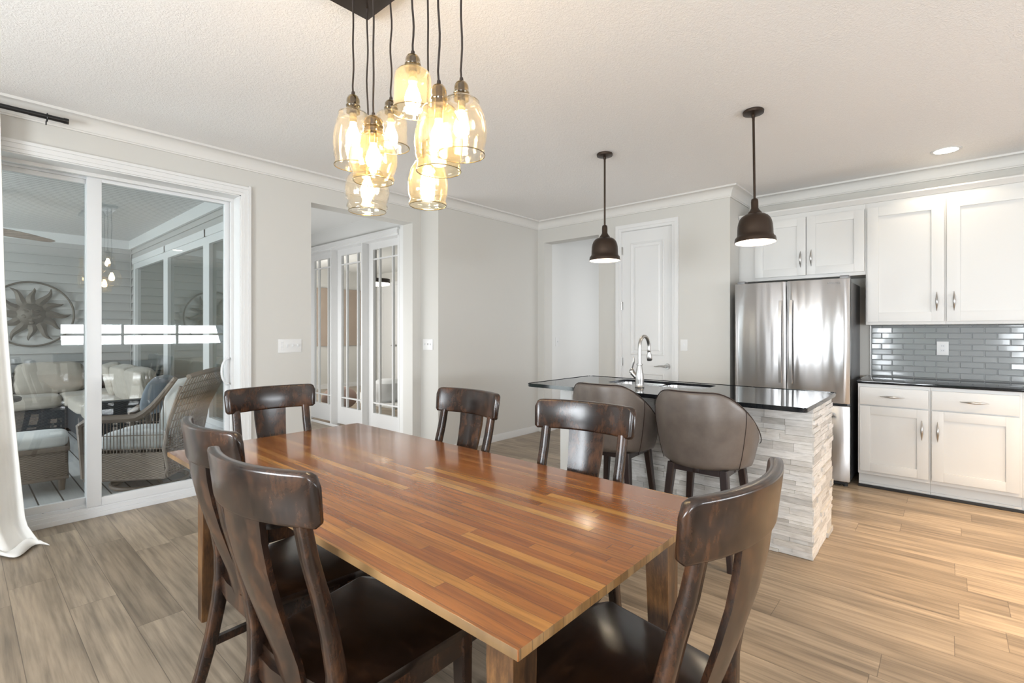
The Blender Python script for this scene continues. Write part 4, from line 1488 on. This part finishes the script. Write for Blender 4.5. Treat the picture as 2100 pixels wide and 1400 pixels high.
# ------------------------------------------------------------------ island pendants
def pendant(x, y, lab, lean=(0, 0)):
    t = thing('pendant_lamp', lab, 'pendant lamp', (x, y, HC), 0, 'bronze pendant lamps over the island')
    MB().lathe([(0, -.0005), (.060, -.0005), (.064, -.006), (.062, -.020), (.040, -.026), (.012, -.030), (.011, -.045), (0, -.045)], 0, 0, 32).build('canopy', M['bronze'], t)
    rd = MB().cyl((0, 0, -.035), (0, 0, -.60), .0075, seg=10).cyl((0, 0, -.04), (0, 0, -.07), .008, seg=10).build('rod', M['bronze'], t)
    rd.rotation_euler = (lean[0], lean[1], 0)
    pr = [(0, -.575), (.012, -.576), (.020, -.582), (.022, -.600), (.022, -.640), (.030, -.655), (.041, -.668), (.043, -.676), (.047, -.680), (.064, -.684),
          (.078, -.693), (.090, -.708), (.098, -.728), (.103, -.752), (.105, -.785), (.106, -.812), (.109, -.822), (.119, -.832), (.1215, -.846), (.123, -.862)]
    inn = [(.1200, -.862), (.1165, -.846), (.105, -.82), (.101, -.785), (.099, -.752), (.093, -.728), (.085, -.710), (.070, -.698), (.03, -.69), (0, -.69)]
    s_ = MB().lathe(pr + [inn[0]], 0, 0, 40).build('lamp_shade', M['bronze'], rd, smooth=50)
    MB().lathe(inn, 0, 0, 40).build('shade_lining', M['shade_in'], rd, smooth=50)
    MB().lathe([(0, -.70), (.014, -.70), (.016, -.73), (.030, -.765), (.034, -.79), (.028, -.815), (.014, -.826), (0, -.828)], 0, 0, 20).build('bulb', M['bulb_pend'], rd)
    return t
pendant(3.473, 2.079, 'bronze dome pendant lamp further left over the island')
pendant(3.438, .953, 'bronze dome pendant lamp nearer the refrigerator, on a leaning rod', (R(-1.2), R(1.6)))

# recessed cans
def can(x, y, lab, power, ang=125, col=(1.0, .84, .62)):
    t = thing('recessed_light', lab, 'recessed light', (x, y, HC))
    MB().lathe([(.076, -.0005), (.096, -.0005), (.096, -.004), (.088, -.006), (.076, -.004)], 0, 0, 36).build('trim_ring', M['white'], t)
    MB().lathe([(0, -.0025), (.076, -.0025), (.076, -.001), (0, -.001)], 0, 0, 36).build('lens', M['can'], t)
    spot('can_spot', (x, y, HC - .012), power, col, ang, .7, .07)
can(5.20, .02, 'round recessed ceiling light over the wall cabinets', 20)
can(3.95, -.85, 'recessed ceiling light over the kitchen aisle, right of the picture', 430, 76, (1, .64, .30))
can(2.6, -1.1, 'recessed ceiling light behind the dining table, right of the picture', 260, 100, (1, .66, .34))
can(4.4, -2.1, 'recessed ceiling light at the far right of the kitchen', 160, 110, (1, .78, .52))
area('hall_fill', (2.0, 5.75, 1.45), (2.2, 2.2), 58, (.97, .99, 1), (1, 0, .1))  # unseen fill lamp added by the hall wall to brighten door frames and jamb
area('corridor_fill', (6.05, 3.03, 1.4), (1.2, 2.2), 9, (.97, .98, 1), (0, 1, 0))  # added lamp, hidden from view, lights the corridor side wall evenly

# ================================================================== DINING TABLE
tb = thing('dining_table', 'long butcher-block dining table with tapered wooden legs', 'dining table', (1.12, 1.605, 0))
X0, X1, Y0_, Y1_ = .640, 1.602, .553, 2.658
tm = MB()
tm.box(X0, X1, Y0_, Y1_, .7395, .760, .0025)
top = tm.build('tabletop', M['table'], tb, world=True)
# edge faces take the end/side grain material
top.data.materials.append(M['table_edge'])
for p in top.data.polygons:
    if abs(p.normal.z) < .5 and p.area > .001:
        p.material_index = 1
for sx in (0, 1):
    for sy in (0, 1):
        xo, yo = (.735, 1.527)[sx], (.648, 2.565)[sy]
        dx, dy = (1, -1)[sx], (1, -1)[sy]
        def sq(w_, z): return [(xo, yo, z), (xo + dx * w_, yo, z), (xo + dx * w_, yo + dy * w_, z), (xo, yo + dy * w_, z)]
        l_ = MB().rings([sq(.076, .7393), sq(.075, .62), sq(.058, 0.0)], True, True)
        es = [e for e in l_.bm.edges if abs(e.verts[0].co.z - e.verts[1].co.z) > .05]
        bmesh.ops.bevel(l_.bm, geom=es, offset=.004, segments=2, affect='EDGES')
        l_.build('leg', M['leg_wood'], tb, world=True)
MB().box(.80, 1.46, 1.0, 1.06, .715, .7393).box(.80, 1.46, 2.15, 2.21, .715, .7393).build('underside_batten', M['leg_wood'], tb, world=True)

# ================================================================== DINING CHAIRS
def make_chair():
    t = thing('dining_chair', '', 'chair', (0, 0, 0), 0, 'dark wooden dining chairs around the table')
    W2 = .226
    def cy(x): return -.292 - .056 * (1 - (x / W2) ** 2)
    # crest rail
    m_ = MB()
    NS = 44
    rings = []
    for i in range(NS + 1):
        s = i / NS
        x = -W2 + 2 * W2 * s
        edge = min(s, 1 - s) * 2 * W2
        rc = .030
        dz = rc - math.sqrt(max(0, rc * rc - max(0, rc - edge) ** 2)) if edge < rc else 0
        zt_ = 1.010 - dz
        rb = .010
        dzb = rb - math.sqrt(max(0, rb * rb - max(0, rb - edge) ** 2)) if edge < rb else 0
        zb_ = .886 + dzb
        th = .030 * (1 if edge > .012 else .45 + .55 * math.sqrt(max(0, edge / .012)))
        y = cy(x)
        nx = -2 * x / (W2 * W2) * -.042
        nrm = Vector((nx * 1.0, -1, 0)).normalized() * -1
        nrm = Vector((.112 * x / (W2 * W2) * 1.0, -1.0, 0)).normalized()
        lean = lambda z: -.014 * (z - .886) / .124
        flare = lambda z: 1 + .035 * (z - .886) / .124
        ring = []
        r_ = min(.009, th * .4)
        sec = []
        for (sx, zc, a0) in ((1, zt_ - r_, 0), (-1, zt_ - r_, 90), (-1, zb_ + r_, 180), (1, zb_ + r_, 270)):
            for k in range(4):
                a = R(a0 + 90 * k / 3)
                sec.append(((sx * (th / 2 - r_)) + r_ * math.cos(a), zc + r_ * math.sin(a)))
        for (o_, z) in sec:
            ring.append((x * flare(z) - nrm.x * o_, y - nrm.y * o_ + lean(z), z))
        rings.append(ring)
    m_.rings(rings, True, True)
    m_.build('crest_rail', M['chair'], t, smooth=50)
    # stiles + rear legs
    prof = [(-.318, 0.0), (-.285, .10), (-.252, .22), (-.228, .34), (-.218, .43), (-.222, .52), (-.240, .62), (-.266, .72), (-.292, .81), (-.310, .895)]
    for s in (-1, 1):
        pts = [(s * (.176 + .002 * max(0, (z - .45) / .45)), y, z) for y, z in prof]
        wv = [.034, .036, .040, .044, .046, .040, .035, .032, .030, .028]
        MB().bar(pts, .035, wv, bev=1).build('rear_leg', M['chair'], t, smooth=50)
    # splat
    m_ = MB()
    sp_ = [(-.224, .42), (-.242, .50), (-.270, .58), (-.300, .67), (-.326, .76), (-.343, .84), (-.350, .90)]
    rings = []
    hwd = [.054, .057, .062, .068, .074, .079, .081]
    for k, (y, z) in enumerate(sp_):
        ring = []
        h_ = hwd[k]
        f_ = [(-h_, .004), (-h_ * .5, -.003), (0, -.006), (h_ * .5, -.003), (h_, .004)]
        for (x, dy) in f_:
            ring.append((x, y + dy - .007, z))
        for (x, dy) in reversed(f_):
            ring.append((x, y + dy + .007, z))
        rings.append(ring)
    m_.rings(rings, True, True)
    m_.build('splat', M['chair'], t, smooth=45)
    # seat
    pts = []
    n = 10
    for k in range(n + 1):   # front edge left->right, bowed
        x = -.238 + .476 * k / n
        pts.append((x, .222 - .022 * (x / .238) ** 2 - (.018 if k in (0, n) else 0)))
    rear = []
    for k in range(n + 1):
        x = .208 - .416 * k / n
        rear.append((x, -.205 - .022 * (1 - (x / .208) ** 2)))
    pts = [(-.247, .17)] + pts + [(.247, .17)] + rear
    m_ = MB()
    m_.prism(list(reversed(pts)), .436, .462, .006)
    m_.build('seat', M['chair_seat'], t, smooth=40)
    m_ = MB()
    m_.bar([(-.205, .185, .405), (.205, .185, .405)], .06, .02, axis=Vector((0, 0, 1)))
    m_.bar([(-.222, .18, .405), (-.19, -.20, .405)], .06, .02, axis=Vector((0, 0, 1)))
    m_.bar([(.222, .18, .405), (.19, -.20, .405)], .06, .02, axis=Vector((0, 0, 1)))
    rr_ = []
    m_.bar([(-.17, -.214, .405), (-.08, -.226, .405), (.08, -.226, .405), (.17, -.214, .405)], .06, .02, axis=Vector((0, 0, 1)))
    m_.build('seat_frame', M['chair'], t, smooth=40)
    for s in (-1, 1):
        MB().bar([(s * .213, .178, .436), (s * .213, .180, .34), (s * .213, .186, 0)], [.044, .044, .032], [.044, .044, .032], bev=1).build('leg', M['chair'], t, smooth=40)
    for s in (-1, 1):
        MB().bar([(s * .213, .18, .19), (s * .189, -.255, .19)], .028, .018, axis=Vector((0, 0, 1))).build('stretcher', M['chair'], t, smooth=0)
    MB().bar([(-.20, -.02, .19), (.20, -.02, .19)], .026, .018, axis=Vector((0, 0, 1))).build('stretcher', M['chair'], t, smooth=0)
    return t
ch = make_chair()
specs = [
    ((1.107, .6405), (.078, .997), 'dark wooden dining chair at the near right end of the table'),
    ((.7845, 1.260), (.9933, .1157), 'dark wooden dining chair in the left foreground, nearest the camera'),
    ((.8625, 1.800), (1.0, .0106), 'dark wooden dining chair behind the left foreground chair, by the far left table leg'),
    ((1.428, 1.1155), (-.9955, -.0949), 'dark wooden dining chair in front of the bar stools'),
    ((1.410, 1.841), (-.9994, .0355), 'dark wooden dining chair across the table, in front of the recess wall baseboard'),
    ((1.120, 2.4276), (-.056, -.998), 'dark wooden dining chair at the far table end, beside the sliding door'),
]
for k, (pos, fw_, lab) in enumerate(specs):
    o = ch if k == 0 else dup_tree(ch)
    o.location = (pos[0], pos[1], 0)
    o.rotation_euler = (0, 0, math.atan2(fw_[1], fw_[0]) - math.pi / 2)
    o['label'] = lab

# ================================================================== CHANDELIER
cx_, cy_ = 1.12, 1.60
chn = thing('pendant_chandelier', 'cluster chandelier of eight amber glass pendants on a dark plate', 'chandelier', (cx_, cy_, HC))
MB().box(.995, 1.237, 1.24, 1.966, HC - .03, HC - .0005, .003).build('canopy_plate', M['bronze'], chn, world=True)
def ztop(px_y, d): return CAM_H + (680 - px_y) * d / F_PX
# (x, y, z_top_of_cap, z_shoulder, z_rim, radius, kind, tinted)
pend = [
    (1.045, 1.765, 2.243, 2.172, 1.960, .077, 'oval', 0),
    (1.190, 1.895, 2.085, 2.020, 1.828, .094, 'bowl', 0),
    (1.055, 1.638, 2.125, 2.060, 1.876, .090, 'globe', 1),
    (1.185, 1.712, 2.254, 2.200, 2.058, .071, 'bell', 0),
    (1.050, 1.388, 2.263, 2.208, 2.066, .069, 'bell', 1),
    (1.190, 1.480, 2.035, 1.972, 1.783, .076, 'jar', 1),
    (1.060, 1.262, 2.123, 2.046, 1.835, .080, 'egg', 1),
    (1.170, 1.272, 2.178, 2.113, 1.920, .090, 'egg', 0),
]
def glass_profile(kind, r, zs, zr):
    H = zs - zr
    def P_(lst): return [(r * a, zr + H * b_) for a, b_ in lst]
    if kind == 'bell':
        return P_([(.40, 1.0), (.62, .99), (.80, .95), (.90, .87), (.93, .75), (.93, .3), (.95, .12), (1.03, .03), (1.05, 0)])
    if kind == 'globe':
        return P_([(.36, 1.0), (.50, .98), (.54, .95), (.50, .92), (.72, .84), (.92, .68), (1.0, .50), (.98, .33), (.86, .18), (.80, .12), (.86, .09), (.87, .05), (.80, .03), (.82, 0)])
    if kind == 'bowl':
        return P_([(.34, 1.0), (.45, .97), (.72, .87), (.93, .70), (1.0, .50), (.97, .32), (.86, .18), (.92, .13), (.93, .08), (.84, .04), (.84, 0)])
    if kind == 'oval':
        return P_([(.50, 1.0), (.72, .98), (.76, .95), (.72, .92), (.86, .78), (.97, .58), (1.0, .40), (.95, .18), (.90, .06), (.94, .02), (.93, 0)])
    if kind == 'jar':
        return P_([(.35, 1.0), (.44, .97), (.62, .88), (.86, .72), (.98, .52), (1.0, .40), (.96, .22), (.88, .10), (.93, .07), (.95, .03), (.90, 0)])
    return P_([(.46, 1.0), (.66, .98), (.70, .95), (.66, .92), (.86, .78), (.98, .56), (1.0, .42), (.95, .22), (.88, .10), (.92, .06), (.91, 0)])
for (x, y, zc, zs, zr, r, kd, tint) in pend:
    cd = MB()
    n = 14
    pts = []
    for k in range(n + 1):
        z = HC - .03 + (zc - (HC - .03)) * k / n
        pts.append((x + .0022 * math.sin(k * 1.1 + x * 50) * (0 < k < n), y + .0022 * math.cos(k * .9 + y * 40) * (0 < k < n), z))
    cd.tube(pts, .0036, 8).cyl((x, y, zc + .012), (x, y, zc - .002), .006, .008, 10)
    c_ = cd.build('pendant_cord', M['cord'], chn, world=True)
    hcap = zc - zs
    capr = .026 if kd not in ('globe', 'bowl') else .036
    cp = [(0, zc), (capr * .35, zc - .001), (capr * .75, zc - hcap * .10), (capr * .97, zc - hcap * .28), (capr, zc - hcap * .45), (capr * .97, zc - hcap * .58), (capr * 1.08, zc - hcap * .62), (capr * 1.08, zc - hcap * .68), (capr * .94, zc - hcap * .74), (capr * 1.06, zc - hcap * .84), (capr * 1.0, zs - .002)]
    MB().lathe(cp, x, y, 28).build('glass_cap', M['smoke'], c_, world=True, smooth=60)
    gp = glass_profile(kd, r, zs, zr)
    gin = [(max(a - .0016, .001), b_) for a, b_ in reversed(gp)]
    MB().lathe(gp, x, y, 40).build('glass_shade', M['amber' if tint else 'amber_clear'], c_, world=True, smooth=60)
    rim = MB().tube([(x + gp[-1][0] * math.cos(a), y + gp[-1][0] * math.sin(a), zr + .001) for a in [2 * math.pi * q / 40 for q in range(40)]], .0018, 6, closed=True)
    rim.build('glass_rim', M['mercury'], c_, world=True)
    zb_ = zs - .005
    MB().cyl((x, y, zc - .008), (x, y, zs - .01), .011, .014, 12).build('inner_stem', M['bronze'], c_, world=True)
    MB().cyl((x, y, zb_), (x, y, zb_ - .035), .014, .014, 16).build('socket', M['mercury'], c_, world=True)
    bz = zb_ - .035
    MB().lathe([(0, bz), (.012, bz), (.014, bz - .015), (.024, bz - .04), (.0285, bz - .058), (.026, bz - .076), (.016, bz - .088), (0, bz - .092)], x, y, 20).build('bulb', M['bulb'], c_, world=True, smooth=80)
